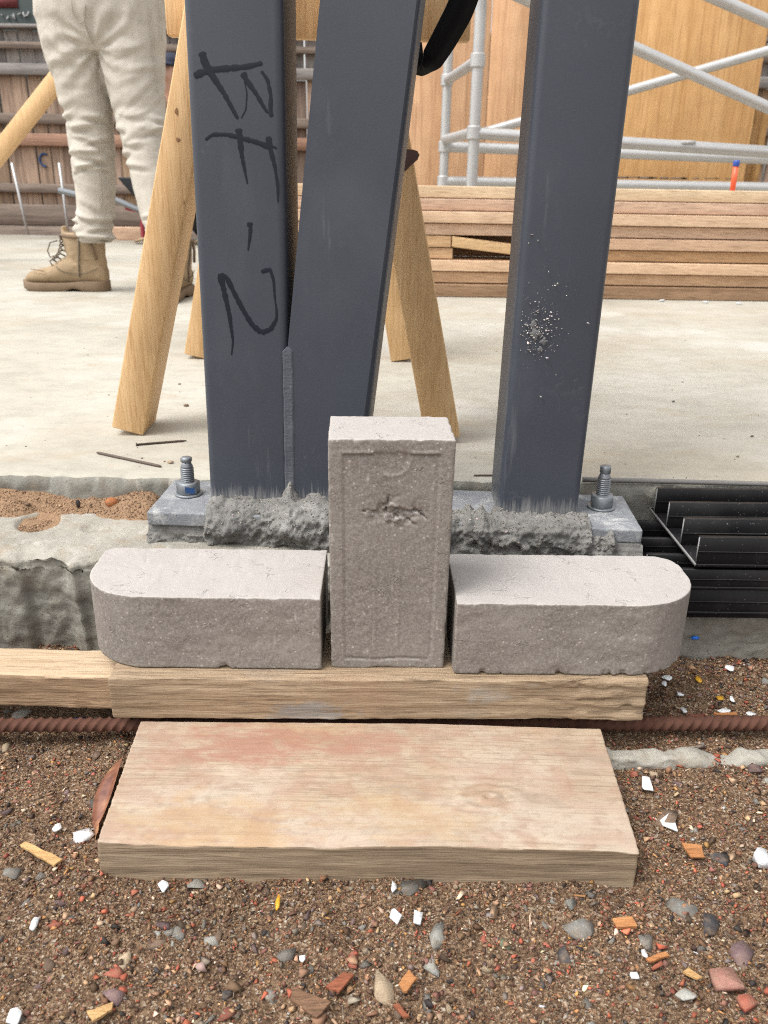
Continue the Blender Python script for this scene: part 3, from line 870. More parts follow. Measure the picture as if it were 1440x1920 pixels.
flake(1250, 1272, 22, 12, 'white', 'oval white chip nearest the plank\'s end')
flake(1248, 1284, 17, 11, 'white', 'second oval white chip just below the first one')
flake(1368, 1258, 20, 12, 'white', 'white chip on grey stone behind the rusty bar')
flake(1275, 1307, 15, 9, 'white', 'small white chip behind the rusty bar, by itself')
flake(1282, 1334, 18, 10, 'white', 'white chip close behind the rusty bar')
flake(1373, 1314, 13, 13, 'white', 'small white chip below an amber one')
flake(1358, 1334, 28, 12, 'white', 'broad off-white flake over the rusty bar')
flake(1408, 1341, 24, 8, 'white', 'thin white flake lying along the rusty bar')
flake(28, 1908, 30, 26, 'white', 'white flake at the bottom corner of the gravel')
flake(1190, 1830, 18, 12, 'white', 'off-white chip among stones in front of the board')
flake(1208, 1790, 14, 12, 'white', 'small white flake on top of a grey stone')
flake(1285, 1866, 46, 16, 'pale', 'long cream sliver lying in the coarse gravel')
flake(1362, 1850, 62, 50, 'pink', 'large flat pink tile shard', th=0.004)
flake(1400, 1886, 36, 24, 'red', 'dark pink tile shard next to the large flat one', th=0.004)
flake(1310, 1280, 14, 14, 'yellow', 'amber chip behind the rusty bar', name='plastic_scrap', cat='scrap')
flake(1350, 1310, 16, 10, 'yellow', 'second amber chip nearer the picture edge', name='plastic_scrap', cat='scrap')
splinter((1340, 1343), (1382, 1341), 8, 'orange', 'yellow-orange sliver lying behind the rusty bar')
flake(521, 1694, 10, 22, 'yellow', 'bright yellow curled plastic scrap below the board', name='plastic_scrap', cat='scrap')
stone(147, 1349, 26, 11, 'blue', 'bright blue plastic scrap beside the rusty bar', name='plastic_scrap', cat='scrap')
splinter((44, 1586), (108, 1618), 15, 'pale', 'long pale wood chip lying near the white tooth-shaped chunk')
splinter((1285, 1600), (1318, 1598), 34, 'orange', 'square orange wood chip with dark streaks')
splinter((1152, 1731), (1190, 1733), 22, 'orange', 'oblong orange wood chip in front of the board\'s end')
splinter((1285, 1820), (1312, 1838), 14, 'pale', 'small pale rectangular chip near the pink tile')
splinter((1215, 1803), (1252, 1790), 10, 'orange', 'thin tan chip leaning among dark stones')
splinter((168, 1910), (212, 1892), 22, 'pale', 'pale wood chip at the very bottom of the gravel')
splinter((622, 1858), (656, 1830), 24, 'red', 'reddish splintered wood chip')
splinter((752, 1856), (774, 1830), 22, 'orange', 'orange wood chip next to the tan wedge-shaped stone')
splinter((546, 1862), (606, 1902), 30, 'brown', 'broad flat brown wood chip')
splinter((742, 1884), (762, 1912), 9, 'red', 'thin red shard in front of the tan stone')
splinter((1058, 1810), (1058, 1811), 4, 'brown', 'tiny brown splinter') if False else None

protos = {}
def litter(n, kinds, lo, hi, label, group, name, cat, flat, seed):
    r = np.random.default_rng(seed)
    meshes = []
    for kd in kinds:
        for _ in range(3):
            V, F = rock_geo(r, 9, flat, 0.55)
            me = mesh_np(name, V, F)
            me.materials.append(SM[kd])
            meshes.append(me)
    c = 0
    while c < n:
        x, y = r.uniform(-0.50, 0.50), r.uniform(-0.345, 0.13)
        if abs(x) > 0.30 + (y + 0.30) * 0.42 or covered(np.array([x]), np.array([y]))[0]: continue
        if y > -0.03 and abs(x) < 0.27: continue
        s = r.uniform(lo, hi)
        o = bpy.data.objects.new(name, meshes[r.integers(len(meshes))])
        COL.objects.link(o)
        o.location = (x, y, float(ground_h(np.array([x]), np.array([y]))[0]) + s * flat * 0.08)
        o.rotation_euler = (r.uniform(-.3, .3), r.uniform(-.3, .3), r.uniform(0, 6.28))
        o.scale = (s, s * r.uniform(0.6, 1), s * r.uniform(0.7, 1.1))
        tag(o, label, cat, group)
        c += 1
litter(70, ['red', 'red', 'pink'], 0.0028, 0.0060, 'small red brick chip lying in the brown gravel', 'small red brick chips in the gravel', 'brick_chip', 'brick chip', 0.6, 21)
litter(95, ['brown', 'tan', 'purple'], 0.0034, 0.0078, 'small brownish stone lying in the gravel', 'small brownish stones in the gravel', 'pebble', 'pebble', 0.55, 22)
litter(70, ['grey', 'grey', 'pale'], 0.0034, 0.0078, 'small grey stone lying in the gravel', 'small grey stones in the gravel', 'pebble', 'pebble', 0.55, 23)
litter(46, ['grey', 'brown', 'purple', 'pale'], 0.007, 0.0125, 'broken stone about the size of a thumbnail lying in the gravel', 'larger broken stones in the gravel', 'stone', 'stone', 0.45, 26)
litter(35, ['dark'], 0.0034, 0.0065, 'small black stone lying in the gravel', 'small black stones in the gravel', 'pebble', 'pebble', 0.55, 24)
litter(16, ['white'], 0.002, 0.0036, 'tiny white chip lying in the gravel', 'tiny white chips in the gravel', 'tile_chip', 'chip', 0.35, 25)

# ================================================================== CONCRETE
def disp_grid(Pf, nu, nv):
    u, v = np.meshgrid(np.linspace(0, 1, nu), np.linspace(0, 1, nv), indexing='ij')
    return Pf(u.ravel(), v.ravel()), grid_faces(nu, nv)
# slab
def slab_top(u, v):
    x = -3.6 + 8.4 * u
    return x
sx = np.concatenate([np.linspace(-3.6, -0.75, 12), np.linspace(-0.74, 0.74, 500), np.linspace(0.75, 4.8, 14)])
prof = [(0.3, 0.02), (0.3005, 0.035), (0.3, 0.05), (0.2995, 0.06), (0.2995, 0.068), (0.30, 0.075), (0.302, 0.08), (0.305, 0.0835), (0.309, 0.085), (0.314, 0.085), (0.32, 0.085), (0.33, 0.085), (0.35, 0.085), (0.6, 0.085), (1.2, 0.085), (2.4, 0.085), (3.6, 0.085), (4.65, 0.085), (4.65, -0.12)]
Xs = np.repeat(sx, len(prof)); Ys = np.tile([p[0] for p in prof], len(sx)); Zs = np.tile([p[1] for p in prof], len(sx))
front = np.tile([1, 1, 1, 1, 1, 1, 1, .9, .7, .5, .3, .1, 0, 0, 0, 0, 0, 0, 0], len(sx))
P = p3(Xs, 0, Zs)
Ys = Ys + front * (0.0035 * fbm(P, (12, 1, 25), 3, 4) + 0.0022 * fbm(P, 90, 3, 6)) + 0.003 * np.sin(Xs * 9) * front
topf = np.tile([0, 0, 0, 0, .5, 1, 1, .8, .3, .1, 0, 0, 0, 0, 0, 0, 0, 0, 0], len(sx))
Zs = Zs - topf * np.clip(0.004 * fbm(P, (25, 1, 1), 3, 8), 0, 1)
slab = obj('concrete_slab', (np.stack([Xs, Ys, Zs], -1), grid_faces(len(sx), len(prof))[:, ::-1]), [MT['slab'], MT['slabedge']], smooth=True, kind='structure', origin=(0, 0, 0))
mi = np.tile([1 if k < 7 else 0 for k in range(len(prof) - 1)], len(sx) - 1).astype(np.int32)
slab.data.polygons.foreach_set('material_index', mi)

# footing ledge in front of the slab; its right half lies lower, under the black tracks
def ledge_top(x):
    return np.where(x < 0.288, 0.045, -0.0125)
lx = np.concatenate([np.linspace(-2.5, -0.62, 12), np.arange(-0.61, 0.2875, 0.003), [0.2885], np.arange(0.291, 0.60, 0.004), np.linspace(0.62, 2.5, 12)])
yt = np.concatenate([[0.30], np.arange(0.297, 0.160, -0.003), [0.157, 0.154, 0.152, 0.150]])
zt = np.linspace(0.0, 1.0, 44)[1:]
nP = len(yt) + len(zt)
LX = np.repeat(lx, nP)
top = ledge_top(LX)
LY = np.tile(np.concatenate([yt, np.full(len(zt), 0.149)]), len(lx))
tz = np.tile(np.concatenate([np.zeros(len(yt)), zt]), len(lx))
LZ = top * (1 - tz) + (-0.115) * tz
edge = np.clip(1 - np.abs(LY - 0.152) / 0.012, 0, 1) * (tz < 0.08)
P = np.stack([LX, LY, LZ], -1)
isface = (tz > 0)
rough = fbm(P, 30, 4, 31)
ridged = 1 - np.abs(fbm(P, (14, 14, 22), 3, 36))
lump = 0.003 * fbm(P, (9, 9, 12), 3, 33)
left = sstep(0.30, 0.27, LX)
LYn = LY + isface * (0.0032 * rough + 0.0012 * fbm(P, 190, 3, 37) + lump - 0.002 * np.clip(fbm(P, 70, 3, 39), -1, 1))
# the face has a deep pitted bay and a form joint
LYn += isface * left * (0.008 * sstep(0, 0.012, LX + 0.412) * sstep(0, 0.012, -0.352 - LX) * (1 + 0.4 * rough))
LYn -= isface * left * 0.006 * np.exp(-((LX + 0.346 + 0.05 * (LZ + 0.03)) / 0.004) ** 2)
LZn = LZ + (~isface) * (0.0012 * fbm(P, (30, 30, 1), 4, 41) + 0.0007 * fbm(P, 140, 2, 44))
LZn -= edge * np.clip(0.004 + 0.008 * fbm(P, (45, 45, 1), 4, 47), 0, 1)
# shallow round cut-outs filled with sand
def ring(cx, cy, rx, ry):
    d = np.sqrt(((LX - cx) / rx) ** 2 + ((LY - cy) / ry) ** 2)
    return sstep(1.06, 0.94, d)
holes = np.maximum(ring(-0.4235, 0.247, 0.0245, 0.030), np.maximum(ring(-0.51, 0.253, 0.026, 0.03), 0))
sp = np.clip(1 - np.sqrt(((LX + 0.352) / 0.018) ** 2 + ((LY - 0.228) / 0.018) ** 2) + 0.35 * fbm(P, (80, 80, 1), 2, 9), 0, 1)
holes2 = sstep(0.15, 0.35, sp)
top_l = (~isface) & (LX < 0.28)
LZn -= top_l * (0.006 * holes + 0.0035 * holes2)
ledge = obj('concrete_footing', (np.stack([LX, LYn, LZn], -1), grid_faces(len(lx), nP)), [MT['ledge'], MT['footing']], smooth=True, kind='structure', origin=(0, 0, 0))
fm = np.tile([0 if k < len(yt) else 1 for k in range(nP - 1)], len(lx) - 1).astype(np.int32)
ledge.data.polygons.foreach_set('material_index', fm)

# sand on the ledge and in the cut-outs
SPAL = np.array([(.26, .175, .11), (.33, .235, .155), (.20, .135, .085), (.42, .31, .22), (.14, .10, .068), (.30, .19, .125)])
SPW = np.array([.3, .25, .18, .12, .08, .07])
sm = Mat('orange_sand', 0.95, spec=0.15)
scol = sm.ramp(sm.noise(300, 4, 0.7), [(0.3, (0.16, 0.10, 0.06)), (0.6, (0.28, 0.18, 0.11))])
sm.bump(sm.noise(600, 3), 0.8, 0.001)
MT['sand'] = sm.done(scol)
hx, hy = np.linspace(-0.66, -0.262, 200), np.linspace(0.225, 0.304, 50)
HX, HY = np.meshgrid(hx, hy, indexing='ij')
def sand_h(x, y):
    P = p3(x, y)
    edge = 0.262 - 0.018 * sstep(-0.36, -0.30, x) - 0.012 * sstep(-0.40, -0.48, x) + 0.008 * fbm(P, (30, 30, 1), 3, 61)
    h = 0.0405 + 0.026 * sstep(-0.004, 0.055, y - edge) * sstep(-0.262, -0.30, x)
    return h + 0.0014 * fbm(P, (55, 55, 1), 3, 66)
SZ = sand_h(HX.ravel(), HY.ravel())
n_s = 9000
xs = RNG.uniform(-0.66, -0.27, n_s); ys = RNG.uniform(0.228, 0.300, n_s)
zz = sand_h(xs, ys)
keep = zz > 0.0452
xs, ys, zz = xs[keep], ys[keep], zz[keep]
size = np.clip(RNG.lognormal(math.log(0.0009), 0.4, len(xs)), 0.0005, 0.0028)
gs = scatter(xs, ys, zz + size * 0.3, size, SPAL, SPW, grain_shapes(6, 7, 9), 8)
hxs, hys = RNG.uniform(-0.54, -0.33, 9000), RNG.uniform(0.20, 0.285, 9000)
inh = (((hxs + 0.4235) / 0.0235) ** 2 + ((hys - 0.247) / 0.0285) ** 2 < 1) | (((hxs + 0.51) / 0.025) ** 2 + ((hys - 0.253) / 0.029) ** 2 < 1) | (((hxs + 0.352) / 0.013) ** 2 + ((hys - 0.228) / 0.012) ** 2 < 1)
hxs, hys = hxs[inh], hys[inh]
hsz = np.full(len(hxs), 0.0011) * RNG.uniform(0.6, 1.4, len(hxs))
g2 = scatter(hxs, hys, np.full(len(hxs), 0.0405), hsz, SPAL, SPW, grain_shapes(4, 7, 10), 12)
o = obj('sand', (np.stack([HX.ravel(), HY.ravel(), SZ], -1), grid_faces(200, 50)), MT['sand'], smooth=True, kind='stuff', origin=(0, 0, 0), label='orange-brown sand heaped on the footing against the slab edge')
g = join(gs[:2], g2[:2])
o2 = obj('sand', g, MT['grain'], kind='stuff', origin=(0, 0, 0), label='loose orange sand grains on the footing and in its round cut-outs')
setcol(o2, np.concatenate([gs[2], g2[2]]))
# lip of old concrete in front of the rusty bar
V, F = gridbox(0.13, 0.62, -0.037, -0.017, -0.11, -0.0745, 0.0025, 0.006, 0.4, 5)
V[:, 2] += 0.0035 * fbm(V, 40, 5, 3, 0.6) - 0.004 * sstep(0.30, 0.31, V[:, 0]) * sstep(0.345, 0.335, V[:, 0])
V[:, 1] += 0.0035 * fbm(V, 40, 4, 8, 0.6)
obj('concrete_strip', (V, F), MT['ledge'], smooth=True, kind='structure')
def bit(name, c, r, mat, label, cat, flat=0.7, n=18):
    V, F = rock_geo(rr, n, flat, 0.35)
    V = V * np.array(r) + np.array(c) + np.array([0, 0, r[2] * flat * 0.6])
    return obj(name, (V, F), SM[mat], label=label, cat=cat)
c = atz(212, 945, 0.055); bit('clay_lump', (c[0], c[1], 0.052), (0.013, 0.008, 0.011), 'rustorange', 'bright orange crumbly lump on the sandy footing', 'lump', n=30)
c = atz(147, 952, 0.05); bit('stone', (c[0], c[1], 0.05), (0.004, 0.004, 0.013), 'dark', 'thin dark upright fragment in the sand behind the round cut-out', 'stone')
c = atz(265, 955, 0.05); bit('stone', (c[0], c[1], 0.047), (0.007, 0.006, 0.006), 'grey', 'grey pebble between the sand and the base plate corner', 'stone')
c = atz(50, 944, 0.055); bit('stone', (c[0], c[1], 0.052), (0.005, 0.004, 0.004), 'brown', 'small brown pebble on the sand near the picture edge', 'stone')
# pebbles lying on the slab
for (px, py, w, lab, m) in ((349, 762, 15, 'angular grey-brown pebble on the slab beside the trestle leg', 'brown'), (320, 869, 17, 'smooth oval pebble on the slab near the rusty nail', 'tan'), (337, 721, 8, 'small dark pebble on the slab behind the angular one', 'brown'),
                          (266, 860, 7, 'tiny pebble between the two steel pins', 'brown'), (1262, 754, 10, 'grey pebble alone on the open slab, nearest the stack', 'grey'), (1410, 819, 9, 'pale brown pebble on the slab close to the picture edge', 'brown'),
                          (1383, 857, 9, 'brown pebble on the slab above the black tracks', 'brown'), (1279, 717, 5, 'tiny dark pebble on the slab, farthest from the tracks', 'dark'), (1311, 817, 4, 'tiny black speck of stone on the slab', 'dark')):
    c = atz(px, py, 0.085); k = w * ((c - CAM) @ _f) / FPX / 2
    bit('pebble', (c[0], c[1], 0.085), (k, k * 0.7, k * 0.7), m, lab, 'pebble')

n_g = 420
xs = RNG.uniform(-1.0, 1.1, n_g); ys = 0.32 + 1.9 * RNG.uniform(0, 1, n_g) ** 1.5
g = scatter(xs, ys, np.full(n_g, 0.0854), np.clip(RNG.lognormal(math.log(0.0011), 0.5, n_g), 0.0005, 0.004), np.array([(.10, .075, .055), (.18, .14, .10), (.05, .045, .04), (.26, .17, .09)]), np.array([.35, .3, .15, .2]), grain_shapes(6, 7, 77), 78, 0.6, 0.2)
o = obj('grit', g[:2], MT['grain'], kind='stuff', origin=(0, 1, 0.085), label='specks of grit and sawdust strewn over the concrete slab')
setcol(o, g[2])
# ================================================================== TIMBER UNDER THE BRICKS
V, F = gridbox(-0.263, 0.249, -0.020, 0.068, -0.0455, 0.0, (0.003, 0.004, 0.003), 0.0022, 0.5, 3)
fr = sstep(-0.01, -0.019, V[:, 1])
wr = sstep(0.08, 0.2, V[:, 0])
P = V * np.array([8, 60, 170]) + np.array([0, 0, 1]) * (fbm(V, (25, 1, 25), 2, 4)[:, None] * 1.2)
split = fbm(P, 1, 3, 51)
V[:, 1] += fr * (0.0008 * fbm(V, (20, 1, 350), 3, 5) + wr * 0.0026 * sstep(0.10, 0.40, np.abs(split)))
V[:, 2] -= fr * wr * 0.001 * fbm(V, (30, 1, 30), 2, 6)
V[:, 0] += sstep(0.2, 0.249, V[:, 0]) * 0.0007 * fbm(V, (1, 100, 260), 2, 7)
V[:, 1] += V[:, 0] * 0.012
o = obj('timber_plank', (V, F), MT['plank'], smooth=True, label='rough-sawn upper timber plank the three bricks stand on, splintered at one end', cat='plank')

V, F = gridbox(BX[0], BX[1], -0.180, -0.0215, -0.098, -0.0480, (0.003, 0.0015, 0.003), 0.0016, 0.35, 9)
P = V.copy()
V[:, 2] += 0.0005 * fbm(P, (6, 40, 1), 3, 5) - 0.0035 * sstep(0.03, 0.2, P[:, 0])
fr = sstep(-0.172, -0.179, V[:, 1])
V[:, 1] += fr * (0.0008 * fbm(P, (18, 1, 260), 3, 3))
V[:, 2] += -0.003 * fr * sstep(-0.06, -0.05, V[:, 2]) * np.clip(fbm(P, (20, 1, 1), 3, 13), 0, 1)
# ragged saw-cut ends, and the far end narrows a little in plan
V[:, 0] += sstep(BX[0] + 0.005, BX[0], P[:, 0]) * 0.0005 * fbm(P, (1, 700, 260), 2, 15) + sstep(BX[1] - 0.005, BX[1], P[:, 0]) * 0.0004 * fbm(P, (1, 700, 260), 2, 16)
V[:, 0] += (P[:, 1] + 0.18) * np.where(P[:, 0] < 0, -0.05, 0.05) * sstep(0.1, 0.2, np.abs(P[:, 0]))
# knot relief
d = np.sqrt(((P[:, 0] - 0.088) / 0.03) ** 2 + ((P[:, 1] + 0.123) / 0.016) ** 2)
V[:, 2] += (P[:, 2] > -0.0535) * (0.0009 * np.sin(d * 9 + 2 * fbm(P, (60, 60, 1), 2, 3)) * np.exp(-d * d * 0.6) + np.exp(-d * d * 2.5) * 0.0014 * fbm(P, (140, 220, 1), 3, 4))
# long shake lines
for (y0, k) in ((-0.1735, 0.0011), (-0.0975, 0.0006)):
    V[:, 2] -= (P[:, 2] > -0.0535) * k * np.exp(-((P[:, 1] - y0 - 0.001 * np.sin(P[:, 0] * 14)) / 0.0011) ** 2)
o = obj('timber_board', (V, F), [MT['board'], MT['boardedge']], smooth=True, label='thick lower timber board with red and yellow stains on its top', cat='board')
fc = np.array([p.normal[:] for p in o.data.polygons])
o.data.polygons.foreach_set('material_index', (fc[:, 2] < 0.55).astype(np.int32))

V, F = gridbox(-0.86, -0.2665, 0.006, 0.056, -0.054, -0.0155, (0.004, 0.004, 0.003), 0.0035, 0.5, 23)
V[:, 1] += sstep(0.015, 0.006, V[:, 1]) * (0.0012 * fbm(V, (15, 1, 120), 3, 3)) + 0.003 * np.sin(V[:, 0] * 9)
V[:, 2] += 0.0012 * fbm(V, (10, 30, 1), 3, 8) + (V[:, 0] + 0.27) * 0.004
o = obj('timber_offcut', (V, F), [MT['offcut'], MT['offcutedge']], smooth=True, label='pale sawn timber offcut lying end-on to the upper plank', cat='offcut')
fc = np.array([p.normal[:] for p in o.data.polygons])
o.data.polygons.foreach_set('material_index', (fc[:, 2] < 0.5).astype(np.int32))

# rusty ribbed bar under the plank
n_l, n_c = 1500, 20
u = np.linspace(-0.8, 0.8, n_l)
ang = np.arange(n_c) / n_c * 2 * math.pi
U, A = np.meshgrid(u, ang, indexing='ij')
ph = (U / 0.0095 + np.abs(((A / math.pi + 0.5) % 2) - 1) * 1.6) % 1.0
R = 0.0062 + 0.0022 * np.exp(-((ph - 0.5) / 0.13) ** 2)
yb = 0.0005 + U * 0.022
V = np.stack([U, yb + R * np.cos(A), -0.0655 + R * np.sin(A)], -1).reshape(-1, 3)
i, j = np.meshgrid(np.arange(n_l - 1), np.arange(n_c), indexing='ij')
F = np.stack([i * n_c + j, i * n_c + (j + 1) % n_c, (i + 1) * n_c + (j + 1) % n_c, (i + 1) * n_c + j], -1).reshape(-1, 4)[:, ::-1]
obj('reinforcing_bar', (V, F), MT['rust'], smooth=True, label='rusty ribbed reinforcing bar lying under the plank', cat='steel bar')

# curled brown leaf wedged at the board's end
a, b = gpos(232, 1440), gpos(185, 1575)
lv = []
for t in np.linspace(0, 1, 14):
    for s in np.linspace(-1, 1, 7):
        c = a * (1 - t) + b * t
        w = 0.0095 * math.sin(math.pi * min(1, 0.12 + t * 0.86)) + 0.002
        lv.append((c[0] + s * w * 0.9 - 0.004 * math.sin(t * 3), c[1] + s * w * 0.3, c[2] + 0.012 + 0.010 * s * abs(s) + 0.006 * math.sin(t * 5)))
lv = np.array(lv)
F = grid_faces(14, 7)
F = np.concatenate([F, F[:, ::-1] + len(lv)])
lm = Mat('brown_leaf', 0.35, spec=0.5)
lc = lm.ramp(lm.noise(70, 4), [(0.3, (0.10, 0.035, 0.025)), (0.55, (0.23, 0.10, 0.06)), (0.75, (0.38, 0.21, 0.10))])
obj('dry_leaf', (np.concatenate([lv + [0, 0, 0.0006], lv]), F), lm.done(lc), smooth=True, label='curled brown leaf wedged against the end of the thick board', cat='leaf')

# ================================================================== BRICKS
# standing brick (front face in local x -.055..+.055, z 0..0.23)
V, F = gridbox(-0.055, 0.055, 0.0, 0.076, 0.0, 0.230, 0.00135, 0.0022, 0.7, 77)
P = V.copy()
fr = sstep(0.004, 0.0006, P[:, 1])
x, z = P[:, 0], P[:, 2]
dy = np.zeros(len(V))
gau = lambda d, w: np.exp(-(d / w) ** 2)
# raised moulding lines of the struck face
seg = lambda v, a, b: sstep(a - 0.002, a, v) * sstep(b + 0.002, b, v)
dy -= 0.0011 * gau(z - 0.2175, 0.0011) * (seg(x, -0.041, -0.017) + seg(x, 0.018, 0.041))
dy += 0.0009 * gau(z - 0.2150, 0.0012) * (seg(x, -0.041, -0.017) + seg(x, 0.018, 0.041))
for xv in (-0.041, 0.041): dy += 0.00045 * gau(x - xv, 0.0009) * seg(z, 0.012, 0.215)
for xv in (-0.013, 0.009): dy -= 0.00035 * gau(x - xv, 0.001) * seg(z, 0.02, 0.11)
dy += 0.0013 * gau(z - 0.0105 - 0.0008 * np.sin(x * 120), 0.0009) * seg(x, -0.040, 0.038)
dy += 0.0004 * seg(x, -0.041, 0.041) * seg(z, 0.0115, 0.2165)
# thumb-shaped hollow near the top
d = np.sqrt((x - 0.001) ** 2 + (z - 0.2115) ** 2)
dy += 0.0006 * sstep(0.0155, 0.0125, d) * sstep(0.222, 0.214, z)
dy -= 0.0004 * gau(d - 0.0155, 0.0012) * sstep(0.216, 0.210, z)
# round stamp with burst, flaked surround
cx, cz = 0.001, 0.161
d = np.sqrt((x - cx) ** 2 + (z - cz) ** 2)
dy -= 0.0012 * gau(d - 0.0082, 0.0011)
dy += 0.0009 * sstep(0.0065, 0.005, d)
an = np.arctan2(z - cz, x - cx)
dy -= 0.0007 * sstep(0.0055, 0.004, d) * (np.cos(an * 5) > 0.3)
bz = 0.0016 * fbm(P, (120, 1, 1), 3, 3) + 0.0022 * np.sin(x * 210) * 0.5
crack = gau(z - (cz + 0.002) - bz, 0.0007 + 0.0006 * (np.abs(x) < 0.016)) * seg(x, -0.024, 0.027) * (0.35 + 0.65 * sstep(-0.3, 0.3, fbm(P, (160, 1, 1), 2, 19)))
dy += 0.0026 * crack
fl = sstep(-0.1, 0.35, fbm(P, (130, 1, 150), 3, 91)) * np.exp(-(((x - 0.004) / 0.022) ** 2 + ((z - 0.162) / 0.0125) ** 2) ** 1.5)
dy += 0.0021 * fl + 0.0012 * fl * fbm(P, (320, 1, 420), 2, 93)
for (x0, z0, x1, z1) in ((0.02, 0.166, 0.033, 0.155), (-0.004, 0.163, -0.002, 0.177), (0.012, 0.158, 0.022, 0.150)):
    t = np.clip(((x - x0) * (x1 - x0) + (z - z0) * (z1 - z0)) / ((x1 - x0) ** 2 + (z1 - z0) ** 2), 0, 1)
    dd = np.hypot(x - x0 - t * (x1 - x0), z - z0 - t * (z1 - z0))
    dy += 0.0022 * gau(dd + 0.0006 * fbm(P, (300, 1, 300), 2, 7), 0.0006)
V[:, 1] += fr * dy * 1.5
# worn arris and rough sides
V += 0.0002 * fbm(P, 240, 3, 95)[:, None] * np.array([1, 1, 1])
chip = np.clip(fbm(P, 130, 2, 97) - 0.35, 0, 1) * sstep(0.225, 0.2295, z) * sstep(0.006, 0.001, P[:, 1])
V[:, 2] -= 0.003 * chip; V[:, 1] += 0.002 * chip
V[:, 0] *= 1 - (V[:, 2] - 0.115) * -0.10
V = rot2(V, 0.025, (0, 0))
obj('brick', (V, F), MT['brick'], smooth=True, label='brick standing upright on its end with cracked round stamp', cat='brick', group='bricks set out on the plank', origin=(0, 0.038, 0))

def bullnose(L, D, H, r1, r2, seed):
    """plan outline with its square end at x=0 and its rounded end at x=L; front edge y=0"""
    pts = []
    st = 0.0014
    for y in np.arange(D, 0, -st): pts.append((0, y))
    for xx in np.arange(0, L - r1, st): pts.append((xx, 0))
    for a in np.arange(-math.pi / 2, 0, st / r1): pts.append((L - r1 + r1 * math.cos(a), r1 + r1 * math.sin(a)))
    for y in np.arange(r1, D - r2, st): pts.append((L, y))
    for a in np.arange(0, math.pi / 2, st / r2): pts.append((L - r2 + r2 * math.cos(a), D - r2 + r2 * math.sin(a)))
    for xx in np.arange(L - r2, 0, -st): pts.append((xx, D))
    O = np.array(pts + pts[:1])
    dl = np.concatenate([[0], np.cumsum(np.hypot(*np.diff(O, axis=0).T))])
    tt = np.linspace(0, dl[-1], int(dl[-1] / st) + 1)[:-1]
    O = np.stack([np.interp(tt, dl, O[:, 0]), np.interp(tt, dl, O[:, 1])], -1)
    n = len(O)
    # skeleton line for the caps
    sk = np.stack([np.clip(O[:, 0], 0.045, L - 0.055), np.full(n, D / 2)], -1)
    re = 0.0016
    rings = []
    def ringz(k, z): rings.append(np.concatenate([sk + (O - sk) * k, np.full((n, 1), z)], 1))
    ks = [0.0, 0.15, 0.3, 0.45, 0.6, 0.72, 0.82, 0.9, 0.95, 0.972]
    for k_ in ks: ringz(k_, H)
    ringz(0.986, H - 0.0002); ringz(0.996, H - re * 0.5); 
    for z_ in np.arange(H - re, re, -0.0016): ringz(1.0, z_)
    ringz(1.0, re); ringz(0.994, re * 0.3); ringz(0.98, 0)
    for k_ in (0.9, 0.5, 0.0): ringz(k_, 0)
    V = np.concatenate(rings)
    m = len(rings)
    i, j = np.meshgrid(np.arange(m - 1), np.arange(n), indexing='ij')
    F = np.stack([i * n + j, (i + 1) * n + j, (i + 1) * n + (j + 1) % n, i * n + (j + 1) % n], -1).reshape(-1, 4)
    P = V.copy()
    V = V + 0.00018 * fbm(P, 240, 3, seed)[:, None] * ((P[:, 2] < H - 0.0004) & (P[:, 2] > 0.0001))[:, None]
    edge = sstep(0.9, 1.0, np.clip(1 - (H - P[:, 2]) / 0.03, 0, 1)) * 1.0
    V[:, 2] -= 0.0007 * np.clip(fbm(P, 120, 3, seed + 3), 0, 1) * (P[:, 2] > H - 0.003)
    # ragged lower arris with bites out of it
    low = sstep(0.008, 0.0, P[:, 2])
    bite = np.clip(fbm(P, (110, 110, 1), 4, seed + 5, 0.6) - 0.42, 0, 1) * low
    V[:, 2] += 0.003 * bite
    V[:, 1] += 0.003 * bite * (P[:, 1] < 0.01)
    V[:, 1] += (P[:, 1] < 0.004) * 0.0007 * fbm(P, (30, 1, 60), 3, seed + 8)
    # shallow scaling on the top face
    return V, F
V, F = bullnose(0.230, 0.110, 0.076, 0.062, 0.012, 201)
V[:, 0] *= -1
F = F[:, ::-1]
V = V + np.array([-0.0635, -0.005, 0.0008])
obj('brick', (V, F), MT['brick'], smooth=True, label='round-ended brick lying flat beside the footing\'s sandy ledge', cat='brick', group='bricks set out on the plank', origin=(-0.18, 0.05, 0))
V, F = bullnose(0.236, 0.110, 0.076, 0.064, 0.026, 301)
V = rot2(V, 0.006, (0, 0)) + np.array([0.0625, -0.0105, 0.0008])
obj('brick', (V, F), MT['brick'], smooth=True, label='round-ended brick lying flat next to the black tracks', cat='brick', group='bricks set out on the plank', origin=(0.18, 0.05, 0))

